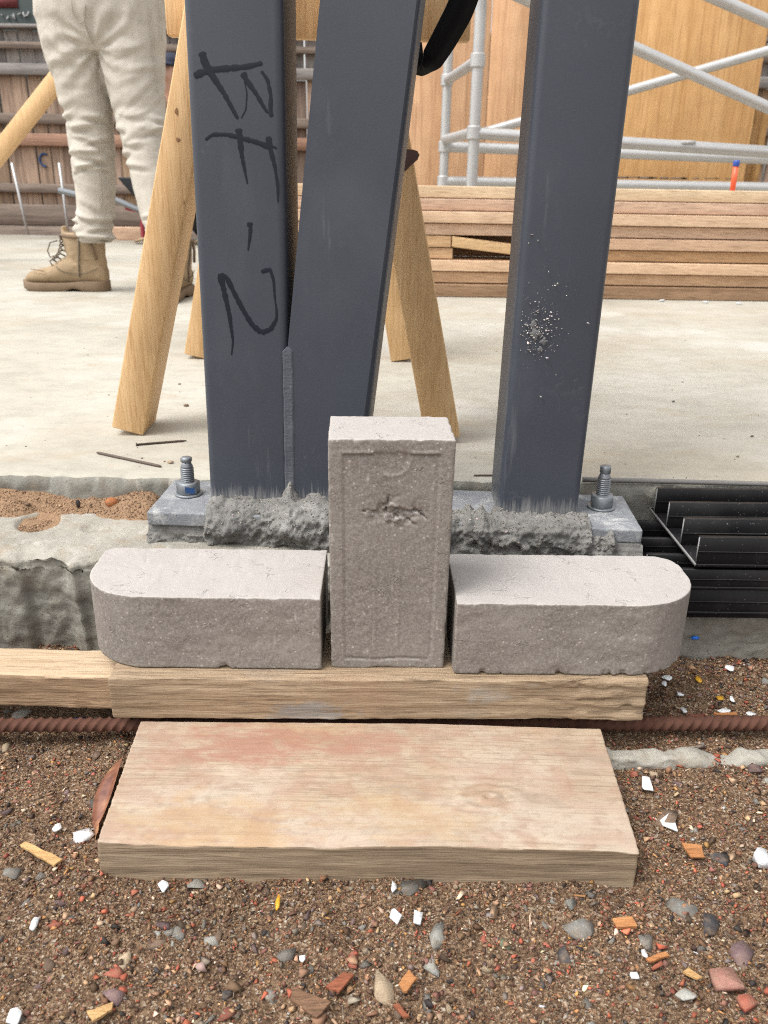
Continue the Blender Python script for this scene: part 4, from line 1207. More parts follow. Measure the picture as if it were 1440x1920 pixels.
# ================================================================== STEEL FRAME
FA = -math.radians(4.5)
FO = np.array([0.0, 0.2055, 0.0])
def fr(geo):
    V, F = geo
    V = np.array(V, float)
    V = rot2(V, FA, (0, 0)) + FO
    return V, F
def frp(x, y, z):
    return np.array([x * math.cos(FA) - y * math.sin(FA), x * math.sin(FA) + y * math.cos(FA), z]) + FO
ZP = 0.082
frame = thing('steel_column', (0, 0.2055, ZP), 'dark grey steel posts and slanting strut welded on one base plate', 'steel column')
def post(x0, x1, d, z0, z1, r=0.0085, turn=0.0):
    bm = bmesh.new()
    bmesh.ops.create_cube(bm, size=1)
    for v in bm.verts:
        v.co = Vector(((x0 + x1) / 2 + v.co.x * (x1 - x0), d / 2 + v.co.y * d, (z0 + z1) / 2 + v.co.z * (z1 - z0)))
    es = [e for e in bm.edges if abs(e.verts[0].co.z - e.verts[1].co.z) > 0.1]
    bmesh.ops.bevel(bm, geom=es, offset=r, segments=5, profile=0.5, affect='EDGES')
    V, F = bm_geo(bm)
    V = rot2(V, turn, (x0, 0))
    V[:, 0] += (V[:, 2] - 0.09) * 0.0118      # the posts are a touch out of plumb
    return fr((V, F))
def smooth_by_angle(o, deg=30):
    o.data.polygons.foreach_set('use_smooth', np.ones(len(o.data.polygons), bool))
    o.data.set_sharp_from_angle(angle=math.radians(deg))
smooth_by_angle(obj('post', post(-0.2092, -0.1142, 0.085, ZP, 2.45), MT['steel'], frame, label='upright post with marker writing'))
smooth_by_angle(obj('post', post(0.1272, 0.2190, 0.085, ZP, 2.45, turn=0.058), MT['steel'], frame, label='upright post spattered with dried mortar'))
poly = [(-0.1130, ZP), (-0.0345, ZP), (0.1290, 1.545), (0.1290, 2.31), (-0.1082, 0.27), (-0.1120, 0.265)]
bm = bmesh.new()
vs0 = [bm.verts.new((x, 0.0005, z)) for x, z in poly]
vs1 = [bm.verts.new((x, 0.085, z)) for x, z in poly]
bm.faces.new(vs0); bm.faces.new(vs1[::-1])
for i in range(len(poly)):
    j = (i + 1) % len(poly)
    bm.faces.new((vs0[j], vs0[i], vs1[i], vs1[j]))
es = [e for e in bm.edges if abs(e.verts[0].co.y - e.verts[1].co.y) < 0.01 and (e.verts[0].co.x + e.verts[1].co.x) / 2 > -0.1115 and abs(e.verts[0].co.z - e.verts[1].co.z) > 0.5 and not (e.verts[0].co.x > 0.125 and e.verts[1].co.x > 0.125)]
bmesh.ops.bevel(bm, geom=es, offset=0.0065, segments=4, profile=0.5, affect='EDGES')
smooth_by_angle(obj('strut', fr(bm_geo(bm)), MT['steel'], frame))
# flat weld along the joint of post and strut
wz = np.linspace(0.088, 0.268, 180)
wv = []
for z_ in wz:
    k = min(1, (0.268 - z_) / 0.006 + 0.2)
    for s in np.linspace(-1, 1, 9):
        hgt = 0.0008 * (1 - abs(s) ** 4) + 0.0007 * math.exp(-((abs(s) - 0.78) / 0.14) ** 2)
        hgt += 0.00012 * math.sin(z_ * 1500 + s * s * 2.2 + 2 * math.sin(z_ * 300)) * (1 - s * s) + 0.0003 * math.sin(z_ * 130)* (1 - s * s)
        wv.append((-0.1138 + (z_ - 0.09) * 0.0118 + s * 0.0056 * k + 0.0002 * math.sin(z_ * 190), -hgt * k + 0.0004, z_))
obj('weld_bead', fr((np.array(wv), grid_faces(180, 9)[:, ::-1])), MT['weld'], frame, smooth=True)
# base plate
pl = gridbox(-0.2735, 0.2855, -0.031, 0.078, 0.0655, ZP, 0.004, 0.0022, 0.3, 5)
obj('base_plate', (rot2(pl[0] , FA + 0.016, (0, 0)) + FO, pl[1]), MT['plate'], frame, smooth=True)
# marker writing on the post
def stroke(pts, w0, w1, seed):
    """a pen stroke traced as a flat ribbon lying on the post's front face"""
    n = np.array([-math.sin(FA), math.cos(FA), 0])
    q = []
    for px, py in pts:
        d = ray(px, py)
        t = ((FO - CAM) @ n) / (d @ n)
        p = CAM + d * t - FO
        q.append((p[0] * math.cos(-FA) - p[1] * math.sin(-FA), p[2]))
    q = np.array(q)
    seg = np.concatenate([[0], np.cumsum(np.hypot(*np.diff(q, axis=0).T))])
    tt = np.linspace(0, seg[-1], max(8, int(seg[-1] / 0.0012)))
    Q = np.stack([np.interp(tt, seg, q[:, 0]), np.interp(tt, seg, q[:, 1])], -1)
    for _ in range(3):
        Q[1:-1] = (Q[:-2] + 2 * Q[1:-1] + Q[2:]) / 4
    T = np.gradient(Q, axis=0)
    T /= np.linalg.norm(T, axis=1)[:, None] + 1e-9
    Nn = np.stack([-T[:, 1], T[:, 0]], -1)
    wd = 1.35 * np.linspace(w0, w1, len(Q)) * (1 + 0.25 * vn(np.stack([tt * 500, tt * 0 + seed, tt * 0], -1), 3))
    wd[0] *= 0.6; wd[-1] *= 0.5
    V = []
    for s, yy in ((-1, -0.0003), (0, -0.0005), (1, -0.0003)):
        E = Q + Nn * wd[:, None] * s / 2
        V.append(np.stack([E[:, 0], np.full(len(E), yy), E[:, 1]], -1))
    V = np.stack(V, 1).reshape(-1, 3)
    F = grid_faces(len(Q), 3)
    return V, np.concatenate([F])
LET = [[([(378, 97), (384, 118), (400, 145), (420, 175), (438, 208), (446, 223)], .0052, .0022), ([(364, 143), (378, 136), (395, 131), (430, 128), (463, 125), (492, 118)], .005, .0028)],
       [([(455, 136), (462, 150), (480, 175), (496, 203), (503, 212)], .0045, .002), ([(490, 133), (502, 150), (508, 180), (507, 205), (509, 219)], .002, .003), ([(457, 145), (463, 175), (461, 205), (452, 222)], .001, .0009)],
       [([(447, 241), (450, 262), (453, 290), (458, 315), (464, 345)], .005, .0012), ([(385, 262), (398, 252), (425, 252), (450, 258), (480, 266), (508, 277)], .0022, .0038), ([(503, 256), (507, 280), (515, 310), (521, 350), (521, 380)], .0045, .0012), ([(497, 268), (519, 278)], .002, .002)],
       [([(464, 419), (470, 423), (469, 440), (465, 470)], .0035, .001), ([(464, 421), (474, 419)], .0028, .002)],
       [([(412, 513), (420, 545), (430, 590), (437, 640), (434, 666)], .005, .001), ([(414, 514), (425, 520), (437, 545), (455, 580), (472, 608), (490, 624)], .004, .004), ([(490, 624), (508, 617), (519, 597), (518, 570)], .0045, .0012), ([(490, 510), (506, 504), (513, 525), (515, 555), (518, 580)], .0032, .0012)]]
for i, st in enumerate(LET):
    obj('marker_letter', fr(join(*[stroke(p, a, b, i * 7 + k) for k, (p, a, b) in enumerate(st)])), MT['marker'], frame)
# dried mortar spatter on the other post
sp_x = np.concatenate([RNG.normal(0.1565, 0.011, 240), RNG.normal(0.158, 0.022, 70)])
sp_z = np.concatenate([RNG.normal(0.292, 0.014, 240), RNG.normal(0.305, 0.032, 70)])
ok = (sp_x > 0.137) & (sp_x < 0.216)
sp_x, sp_z = sp_x[ok], sp_z[ok]
ssz = np.clip(RNG.lognormal(math.log(0.0007), 0.55, len(sp_x)), 0.0003, 0.0028)
g = scatter(sp_x, np.full(len(sp_x), -0.0004), sp_z, ssz, np.array([(.42, .42, .41), (.34, .34, .33), (.58, .58, .56)]), np.array([.5, .3, .2]), grain_shapes(5, 8, 3), 44)
o = obj('mortar_spatter', fr(g[:2]), MT['mgrain'], frame, kind='stuff')
setcol(o, np.clip(g[2] * 1.0, 0, 1))
# smear behind the crumbs
def smear(cx, cz, rx, rz, seed):
    n = 40
    a = np.arange(n) / n * 2 * math.pi
    k = 1 + 0.45 * vn(np.stack([np.cos(a) * 3 + seed, np.sin(a) * 3, a * 0], -1), 5)
    V = [(cx, -0.0012, cz)] + [(cx + rx * k[i] * math.cos(a[i]) * 0.55, -0.0008, cz + rz * k[i] * math.sin(a[i]) * 0.55) for i in range(n)] + [(cx + rx * k[i] * math.cos(a[i]), -0.0001, cz + rz * k[i] * math.sin(a[i])) for i in range(n)]
    F3 = [(0, 1 + i, 1 + (i + 1) % n) for i in range(n)]
    F4 = [(1 + i, 1 + n + i, 1 + n + (i + 1) % n, 1 + (i + 1) % n) for i in range(n)]
    return np.array(V), [np.array(F3), np.array(F4)]
obj('mortar_smear', fr(join(smear(0.153, 0.290, 0.0055, 0.006, 1), smear(0.162, 0.282, 0.004, 0.0035, 4), smear(0.150, 0.299, 0.003, 0.004, 7), smear(0.159, 0.273, 0.003, 0.003, 8))), MT['smear'], frame, smooth=True)

# anchor bolts
def bolt(x, y, z, blue, tall, label):
    t = thing('anchor_bolt', (x, y, z), label, 'bolt', 'anchor bolts holding the base plate')
    obj('washer', lathe((x, y, z), [(0.006, 0.0003), (0.0158, 0.0003), (0.0163, 0.0012), (0.0161, 0.0024), (0.0148, 0.0028), (0.006, 0.0028)], 28), MT['zinc'], t)
    obj('nut', lathe((x, y, z + 0.0028), [(0.006, 0.0001), (0.0135, 0.0001), (0.0141, 0.0008), (0.0141, 0.0128), (0.0128, 0.0140), (0.006, 0.0141)], hexa=True), MT['zinc'], t)
    th = []
    zz = 0.004
    while zz < tall * 0.70:
        th += [(0.0080, zz), (0.0080, zz + 0.0009), (0.0064, zz + 0.0013), (0.0064, zz + 0.0019)]
        zz += 0.0024
    th += [(0.0072, zz), (0.0072, zz + 0.001), (0.0058, zz + 0.0035), (0.0056, zz + 0.0055)]
    rod = obj('threaded_rod', lathe((x, y, z), th, 24), MT['zinc'], t)
    hz = zz + 0.0055
    obj('rod_tip', lathe((x, y, z + hz), [(0.0056, 0), (0.0069, 0.0012), (0.0069, tall - hz - 0.0012), (0.0060, tall - hz)], hexa=True), MT['zinc'], t)
    if blue:
        a = np.linspace(-2.35, -1.0, 2)
        # dab of paint on the nut's front flat
        k = np.arange(7) / 6 * 2 * math.pi + 0.35
        c0, c1 = np.array([math.cos(k[4]), math.sin(k[4])]) * 0.0143, np.array([math.cos(k[5]), math.sin(k[5])]) * 0.0143
        q = []
        for zz_ in (0.0048, 0.0125):
            for s in (0.12, 0.4, 0.7, 0.9):
                p = c0 * (1 - s) + c1 * s
                q.append((x + p[0], y + p[1], z + zz_ + 0.0016 * math.sin(s * 17)))
        obj('paint_dab', (np.array(q), np.array([(0, 1, 5, 4), (1, 2, 6, 5), (2, 3, 7, 6)])), MT['bluepaint'], t)
bolt(-0.239, 0.250, ZP, True, 0.047, 'anchor bolt with a blue paint dab on its nut, beside the post with writing')
bolt(0.2525, 0.224, ZP, False, 0.052, 'plain galvanised anchor bolt beside the mortar-spattered post')

# mortar packed under the plate and up against the posts
nu, nv = 470, 84
U = np.linspace(-0.2745, 0.2875, nu)
def cover(u):
    a = sstep(-0.212, -0.200, u) * sstep(0.075, 0.055, u)
    b = sstep(0.118, 0.130, u) * sstep(0.232, 0.224, u)
    mid = 0.80 * sstep(0.05, 0.07, u) * sstep(0.135, 0.12, u)
    rt = 0.55 * sstep(0.22, 0.23, u) * sstep(0.262, 0.25, u)
    return np.clip(a + b + mid + rt, 0, 1)
cv = np.clip(cover(U) * 1.14 + 0.10 * fbm(p3(U, 0), (120, 1, 1), 3, 5) * (cover(U) > 0.05), 0, 1)
climb = 0.092 + 0.013 * np.exp(-((U + 0.114) / 0.008) ** 2) + 0.005 * np.exp(-((U + 0.075) / 0.02) ** 2) + 0.003 * fbm(p3(U, 0), (90, 1, 1), 3, 7)
climb = np.where(U > 0.1, climb - 0.004, climb)
Vm = []
for i, u_ in enumerate(U):
    c_ = cv[i]
    full = [(-0.036, -0.03), (-0.038, 0.0), (-0.037, 0.045), (-0.040, 0.062), (-0.0395, 0.079), (-0.031, 0.089), (-0.016, 0.0915), (-0.005, climb[i] - 0.003), (0.001, climb[i]), (0.004, climb[i] - 0.002)]
    bare = [(-0.034, -0.03), (-0.035, 0.0), (-0.033, 0.045), (-0.031, 0.058), (-0.028, 0.0635), (-0.02, 0.063), (-0.01, 0.062), (0.0, 0.061), (0.003, 0.06), (0.004, 0.058)]
    pr = np.array(full) * c_ + np.array(bare) * (1 - c_)
    L = np.linspace(0, 1, 10)
    t = np.linspace(0, 1, nv) 
    yy = np.interp(t, L, pr[:, 0]); zz_ = np.interp(t, L, pr[:, 1])
    Vm.append(np.stack([np.full(nv, u_), yy, zz_], -1))
Vm = np.concatenate(Vm)
P = Vm.copy()
rough = fbm(P, 45, 5, 71, 0.6)
rid = np.abs(fbm(P, 70, 3, 75))
vis = np.repeat(np.clip(cv * 1.2 + 0.35, 0, 1), nv)
amp = 0.006 * fbm(P, 26, 2, 70) + 0.0045 * rough + 0.005 * (0.5 - rid) + 0.0016 * np.abs(fbm(P, 130, 3, 79)) + 0.0007 * fbm(P, 380, 2, 80)
low = sstep(0.06, 0.03, P[:, 2])
amp = amp * (0.55 + 0.45 * vis)
nrm_y = -sstep(0.092, 0.07, P[:, 2]) * 0.9 - 0.15
nrm_z = 0.6 * sstep(0.06, 0.088, P[:, 2])
bare_top = (np.repeat(cv, nv) < 0.12) & (P[:, 2] > 0.055)
amp = np.where(bare_top, np.clip(amp, -0.01, 0.0), amp)
Vm[:, 1] += amp * nrm_y
Vm[:, 2] += amp * nrm_z * vis
# smooth trowelled panels low on the left-hand stretch
V, F = fr((Vm, grid_faces(nu, nv)))
capL = [(-0.2735, y, z) for y, z in ((-0.033, -0.03), (-0.033, 0.06), (0.06, 0.06), (0.06, -0.03))]
mort = obj('mortar_bed', (V, F), MT['mortar'], smooth=True, label='rough grey mortar packed under the base plate and around the post feet', cat='mortar')
pick = RNG.choice(len(V), 14000)
pick = pick[(P[pick, 2] > 0.0) & (np.repeat(cv, nv)[pick] + (P[pick, 2] < 0.056) > 0.25)]
gz_ = np.clip(RNG.lognormal(math.log(0.00075), 0.5, len(pick)), 0.0003, 0.0028)
g = scatter(V[pick, 0], V[pick, 1], V[pick, 2], gz_, np.array([(.19, .184, .172), (.25, .242, .227), (.14, .135, .126), (.33, .32, .302)]), np.array([.35, .3, .25, .1]), grain_shapes(6, 7, 31), 71, 0.9)
o = obj('mortar_crumbs', g[:2], MT['mgrain'], mort, kind='stuff')
setcol(o, g[2])
ends = obj('bed_core', fr(box(-0.271, 0.284, -0.029, 0.078, -0.02, 0.0652)), MT['mortar'], mort)

# ================================================================== BLACK TRACKS
def track(x0, x1, y0, y1, zb, fins, label, ends=True, skew=0.0, thb=0.003):
    """sliding-door sill: a base web with long upstanding fins; the cut end shows bare metal"""
    t = thing('aluminium_track', (x0, y0, zb), label, 'aluminium track', 'black aluminium tracks stacked on the footing')
    w = box(x0, x1, y0, y1, zb, zb + thb, 0.0003)
    obj('base_web', w, MT['track'], t)
    for (y, h, dn) in fins:
        g = box(x0 + 0.0006, x1, y - 0.0014, y + 0.0014, zb + (thb + 0.0002 if dn == 0 else -dn), zb + h, 0.0004)
        f = obj('fin', g, MT['track'], t)
        obj('lip', box(x0 + 0.0008, x1, y + 0.0016, y + 0.0058, zb + h - 0.0035, zb + h - 0.0008, 0.0003), MT['track'], f)
        obj('groove_bead', box(x0 + 0.0008, x1, y - 0.0023, y - 0.0015, zb + h * 0.48, zb + h * 0.53), MT['track'], f)
        # bare cut end of the fin
        obj('cut_end', box(x0 - 0.0004, x0 + 0.0004, y - 0.0010, y + 0.0010, zb + 0.004, zb + h - 0.0005), MT['cutalu'], f)
    obj('cut_edge', box(x0 - 0.0006, x0 + 0.0004, y0 + 0.0005, y1 - 0.0005, zb + 0.0002, zb + thb + 0.0008), MT['cutalu'], t)
    for k in range(4):
        yy = y0 + (y1 - y0) * (k + 0.5) / 4
        obj('screw_port', box(x0 + 0.001, x1, yy - 0.002, yy + 0.002, zb - 0.004, zb - 0.0002, 0.0004), MT['track'], t)
    return t
track(0.333, 1.55, 0.122, 0.288, 0.0545, [(0.1240, 0.0345, 0.001), (0.1735, 0.0355, 0), (0.224, 0.0355, 0), (0.2715, 0.0355, 0)], 'topmost black track with four upright fins, its cut end bare')
track(0.296, 1.50, 0.1235, 0.262, 0.0265, [(0.1255, 0.0235, 0.001), (0.170, 0.0205, 0), (0.215, 0.021, 0), (0.2595, 0.024, 0)], 'middle black track whose end sticks out beneath the topmost one')
track(0.302, 1.52, 0.1265, 0.268, -0.0060, [(0.1285, 0.0305, 0.0045), (0.19, 0.026, 0), (0.264, 0.026, 0)], 'lowest black track resting on the footing')
c = aty(1300, 1190, 0.145)
bit('plastic_scrap', (c[0], 0.140, c[2] - 0.004), (0.006, 0.004, 0.006), 'blue', 'blue plastic scrap stuck on the footing face below the black tracks', 'scrap')
stone(1388, 1212, 14, 6, 'grey', 'tiny stone at the foot of the footing below the tracks', n=12)

# ================================================================== PINS AND RODS ON THE SLAB
def pin(p0, p1, r, mat, name, label, cat, head=True, tip=True):
    a, b = atz(*p0, 0.085) + [0, 0, r], atz(*p1, 0.085) + [0, 0, r]
    ts = [0, 0.02, 0.0201, 0.9, 1.0] if head else [0, 0.05, 0.5, 0.95, 1.0]
    rs = [r * 2, r * 2, r, r, r * (0.3 if tip else 1)] if head else [r * 0.6, r, r, r, r * 0.6]
    obj(name, tube([a * (1 - t) + b * t for t in ts], rs, 10), mat, smooth=False, label=label, cat=cat)
pin((255, 836), (350, 828), 0.0016, MT['nailrust'], 'nail', 'rusty nail lying on the slab at the foot of the trestle leg', 'nail')
pin((182, 851), (302, 877), 0.0019, MT['nailrust'], 'steel_pin', 'thin pointed steel pin lying nearest the slab edge', 'pin', head=False)
pin((888, 893), (925, 893), 0.0012, MT['nailrust'], 'steel_pin', 'short dark pin at the slab edge close to the spattered post', 'pin', head=False)
a, b = atz(1092, 904, 0.085), atz(1440, 913, 0.085)
d = (b - a) / np.linalg.norm(b - a)
obj('plastic_rod', tube([a + d * s + [0, 0.001 * math.sin(s * 9), 0.0035] for s in np.linspace(0, 1.1, 30)], 0.0032, 10), MT['greyrod'], smooth=True, label='long grey rod lying along the slab edge behind the black tracks', cat='rod')

# ================================================================== TRESTLE
trestle = thing('sawhorse', (-0.15, 0.75, 0.085), 'yellow pine trestle standing behind the steel frame', 'trestle')
def leg(b, top, w, d, lift=0.0):
    return obj('leg', beam(b, top, w, d, (1, 0, 0), 0.002), MT['pine'], trestle)
def leg_between(pxa, pxb, y, side, w=0.046, d=0.075, top_z=1.12):
    """outer front edge runs from pxa (at the floor) to pxb; side=+1 puts the leg's body to its +x side"""
    A, B = aty(*pxa, y), aty(*pxb, y)
    dr = (B - A) / np.linalg.norm(B - A)
    dr[1] = 0
    dr /= np.linalg.norm(dr)
    per = np.array([dr[2], 0, -dr[0]])
    off = per * w / 2 * side + np.array([0, d / 2, 0])
    A = A + dr * ((0.088 - A[2]) / dr[2]) if side < 0 else A
    base = A + off
    # the square-cut foot touches the slab with its lower corner
    low = (base + per * (-w / 2))[2], (base + per * (w / 2))[2]
    base = base + dr * ((0.0855 - min(low)) / dr[2])
    top = base + dr * ((top_z - base[2]) / dr[2])
    return leg(base, top, w, d), base, dr
L1, b1, d1 = leg_between((208, 805), (341, 33), 0.478, 1)
L2, b2, d2 = leg_between((865, 829), (757, 190), 0.462, -1, 0.050)
L3, b3, d3 = leg_between((346, 658), (440, 60), 1.03, 1, 0.046, 0.07)
L4, b4, d4 = leg_between((775, 677), (705, 200), 1.03, -1, 0.046, 0.07)
obj('tie_rail', box(-0.29, 0.10, 0.53, 0.553, 0.605, 0.70, 0.002), MT['pine'], trestle)
obj('tie_rail', box(-0.27, 0.06, 1.02, 1.028, 0.74, 0.83, 0.002), MT['pine'], trestle)
obj('top_beam', box(-0.21, -0.12, 0.40, 1.2, 1.08, 1.17, 0.002), MT['pine'], trestle)
def knot(px, py, y, r, sx=1.0, mat='pinedark', slope=0.0):
    c = aty(px, py, y)
    n = 16
    V = [(c[0], y - 0.0009, c[2])]
    for i in range(n):
        a = i / n * 2 * math.pi
        k = 1 + 0.15 * math.sin(a * 3 + px)
        V.append((c[0] + r * sx * k * math.cos(a) , y - 0.0006, c[2] + r * k * math.sin(a) + slope * math.cos(a) * r))
    return obj('knot', (np.array(V), np.array([(0, 1 + (i + 1) % n, 1 + i) for i in range(n)])), MT[mat], L2 if px > 600 else L1)
knot(762, 300, 0.462, 0.0125, 1.15, slope=0.5)
knot(331, 209, 0.478, 0.004, 0.55, 'pineknot')
knot(334, 262, 0.478, 0.0025, 1.1, 'pineknot')
knot(345, 380, 0.478, 0.0026, 0.5, 'pineknot')

# timber prop behind the standing person
pA, pB = aty(-150, 475, 3.0), aty(170, 70, 3.0)
ax_ = pB - pA
obj('timber_prop', beam(pA + ax_ * ((0.087 - pA[2]) / ax_[2]), pB + ax_ * 0.3, 0.062, 0.05, (1, 0, 0), 0.002), MT['pine'], label='slanting pine prop half hidden behind the standing person', cat='prop')

# ================================================================== TIMBER STACK
LAY = [(-0.32, .385, .4195, 2.128, 'topmost board of the timber stack, pale on its upper face'),
       (-0.28, .348, .3825, 2.112, 'second board from the top of the timber stack'),
       (-0.40, .3115, .3455, 2.088, 'pinkish third board from the top of the timber stack'),
       (-0.36, .2745, .3085, 2.106, 'fourth board from the top of the timber stack'),
       (-0.30, .2015, .2345, 2.108, 'short board whose end stops beside a dark gap in the timber stack'),
       (-0.36, .1645, .1985, 2.092, 'third board from the bottom of the timber stack'),
       (-0.33, .1275, .1615, 2.104, 'second board from the bottom of the timber stack'),
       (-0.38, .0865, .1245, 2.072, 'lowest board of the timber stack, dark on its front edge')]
for i, (x0, z0, z1, y, lab) in enumerate(LAY):
    sag = -0.010
    V, F = gridbox(x0, 0.222 if i == 4 else 2.7 - 0.05 * (i % 3), y, y + 0.16, z0, z1, (0.12, 0.05, 0.02), 0.002)
    V[:, 2] += sag * 0.0 
    V[:, 1] += (i % 4 - 1.5) * 0.010 * (V[:, 0] / 1.5)
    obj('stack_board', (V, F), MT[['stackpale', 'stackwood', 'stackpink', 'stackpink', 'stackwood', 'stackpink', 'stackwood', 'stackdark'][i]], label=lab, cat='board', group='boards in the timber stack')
V, F = gridbox(-0.34, 0.215, 2.10, 2.24, .2375, .2715, (0.1, 0.05, 0.02), 0.002)
obj('stack_board', (V, F), MT['stackwood'], label='short board whose sawn end stops halfway along the timber stack', cat='board', group='boards in the timber stack')
V, F = gridbox(0.0, 0.56, 2.100, 2.200, .2375, .2695, (0.1, 0.05, 0.02), 0.002)
V[:, 2] -= V[:, 0] * 0.0
V = V - np.array([0, 2.1, 0.2375])
ca, sa = math.cos(-0.0), math.sin(-0.0)
V[:, 2] -= V[:, 0] * 0.11
V = rot2(V, 0.06, (0, 0)) + np.array([0.219, 2.092, 0.2390])
obj('stack_board', (V, F), MT['stackpink'], label='board sloping down over a dark gap in the timber stack', cat='board', group='boards in the timber stack')
V, F = gridbox(0.60, 2.60, 2.118, 2.25, .2015, .2345, (0.12, 0.05, 0.02), 0.002)
obj('stack_board', (V, F), MT['stackwood'], label='board below the long level one, beyond the spattered post', cat='board', group='boards in the timber stack')
V, F = gridbox(0.66, 2.65, 2.100, 2.25, .2375, .2715, (0.12, 0.05, 0.02), 0.002)
obj('stack_board', (V, F), MT['stackwood'], label='long board level with the slanting one, beyond the spattered post', cat='board', group='boards in the timber stack')
V, F = gridbox(-0.30, 2.6, 2.215, 2.30, .2015, .2715, (0.12, 0.05, 0.02), 0.002)  # added backing board, its dark wood stands in for shade in the gap
obj('stack_board', (V, F), MT['stackdark'], label='added dark board in place of the shade deep in the stack gap', cat='board', group='boards in the timber stack')
# white scraps along the foot of the stack
for k, (px, py) in enumerate(((1240, 562), (1322, 565), (1385, 567))):
    c = atz(px, py + 4, 0.085)
    bit('paper_scrap', (c[0], c[1], 0.085), (0.014, 0.007, 0.009), 'white', ['white scrap on the slab at the foot of the stack, closest to the spattered post', 'white scrap on the slab in the middle of three below the stack', 'white scrap on the slab below the stack, next to the picture edge'][k], 'scrap')
mk = thing('marker_tube', aty(1372, 362, 2.17), 'orange tube with a blue cap standing on the timber stack', 'tube')
a, b = aty(1372, 366, 2.17), aty(1380, 312, 2.17)
a = a + (b - a) * ((0.4197 - a[2]) / (b[2] - a[2]))
obj('barrel', tube([a, b], 0.0085, 14), MT['orange'], mk, smooth=False)
e = b + (b - a) / np.linalg.norm(b - a) * 0.018
obj('cap', tube([b, b + (e - b) * 0.1, b + (e - b) * 0.75, e], [0.0095, 0.0102, 0.0102, 0.0085], 14), MT['bluecap'], mk)

# ================================================================== SCAFFOLD
sca = thing('scaffold', (1.6, 3.2, 0.085), 'aluminium tube scaffold standing in front of the plywood wall', 'scaffold')
def tb(name, a, b, r=0.022): return obj(name, tube([a, b], r, 16, True), MT['alu'], sca, smooth=False)
def smt(o): smooth_by_angle(o, 40); return o
NEAR, FAR = np.array([0.352, 2.9]), np.array([0.287, 3.6])
for (x, y) in (NEAR, FAR, NEAR + [2.5, 0], FAR + [2.5, 0]):
    smt(tb('standard', (x, y, 0.088), (x + 0.004, y, 2.3)))
for zz_ in (0.862, 0.612, 1.11, 0.30):
    smt(tb('rung', (NEAR[0] - 0.002, NEAR[1] + 0.02, zz_), (FAR[0] + 0.002, FAR[1] - 0.02, zz_), 0.021))
def cl(x, y, z, r=0.034, h=0.05):
    return smt(obj('coupler', tube([(x, y, z - h / 2), (x, y, z - h / 2 + 0.004), (x, y, z + h / 2 - 0.004), (x, y, z + h / 2)], [r * 0.85, r, r, r * 0.85], 14), MT['alu'], sca))
l1a, l1b = aty(880, 249, 2.9), aty(1440, 285, 2.9)
smt(tb('ledger', l1a, l1a + (l1b - l1a) * 2.1, 0.0225))
l2a, l2b = aty(836, 275, 3.6), aty(1440, 298, 3.6)
smt(tb('ledger', l2a, l2a + (l2b - l2a) * 1.65, 0.024))
l3a, l3b = aty(836, 340, 3.6), aty(1440, 352, 3.6)
smt(tb('ledger', l3a, l3a + (l3b - l3a) * 1.65, 0.024))
for (x, y, z) in ((FAR[0], FAR[1], l2a[2]), (FAR[0], FAR[1], l3a[2]), (NEAR[0], NEAR[1], l1a[2]), (NEAR[0], NEAR[1] , 0.862), (FAR[0], FAR[1], 0.862)):
    cl(x, y, z, 0.029)
for (x_, y_, z_) in ((NEAR[0], NEAR[1], 1.11), (FAR[0], FAR[1], 1.11), (FAR[0], FAR[1], 0.16), (NEAR[0], NEAR[1], 0.30)):
    cl(x_, y_, z_, 0.029)
def brace(pa, pb, y, e0, e1, r=0.02):
    a, b = aty(*pa, y), aty(*pb, y)
    return smt(tb('brace', a + (b - a) * e0, b + (b - a) * e1, r))
brace((1195, 92), (1440, 202), 2.86, -1.2, 1.2, 0.0215)
brace((895, 252), (1440, 95), 3.64, 0.0, 1.0, 0.0215)
brace((1300, -22), (1440, 40), 2.86, -1.0, 1.0, 0.0215)
for (px, py) in ((1290, 266),):
    c = aty(px, py, 2.9 - 0.024)
    obj('label_tape', box(c[0] - 0.025, c[0] + 0.03, 2.874, 2.8755, c[2] - 0.008, c[2] + 0.006), MT['whitemark'], sca)

# ================================================================== PLYWOOD WALL
wall = thing('plywood_wall', (1.0, 4.2, 0.085), 'orange plywood sheeted wall behind the scaffold', 'wall')
edges = [-0.10, 0.512, 0.762, 1.972]
edges = [0.05, 0.545, 0.80, 1.972]
for a, b in zip(edges[:-1], edges[1:]):
    obj('plywood_sheet', box(a + 0.002, b - 0.002, 4.2, 4.217, 0.088, 2.6, 0.0005), MT['ply'], wall)
for x in (0.2, 0.65, 1.1, 1.55, 1.9):
    obj('stud', box(x, x + 0.045, 4.219, 4.31, 0.088, 2.6), MT['stud'], wall)
c = aty(1300, 334, 4.2)
obj('nail_line', join(*[box(x, x + RNG.uniform(0.02, 0.09), 4.1975, 4.1995, c[2] - 0.004 + RNG.uniform(-.003, .003), c[2] + 0.002) for x in np.arange(0.85, 1.9, 0.06)]), MT['raildark'], wall)
# the bare stud frame beyond its end
sf = thing('stud_frame', (2.2, 4.35, 0.085), 'bare pine stud frame past the end of the plywood wall', 'stud frame')
for x in (2.06, 2.5, 2.95):
    obj('stud', box(x, x + 0.045, 4.33, 4.42, 0.088, 0.85 if x < 2.1 else 2.5), MT['stud'], sf)
obj('nogging', box(1.99, 3.0, 4.422, 4.512, 0.80, 0.845), MT['stud'], sf)
obj('sill_plate', box(1.99, 3.0, 4.335, 4.418, 0.0855, 0.0875), MT['stud'], sf)

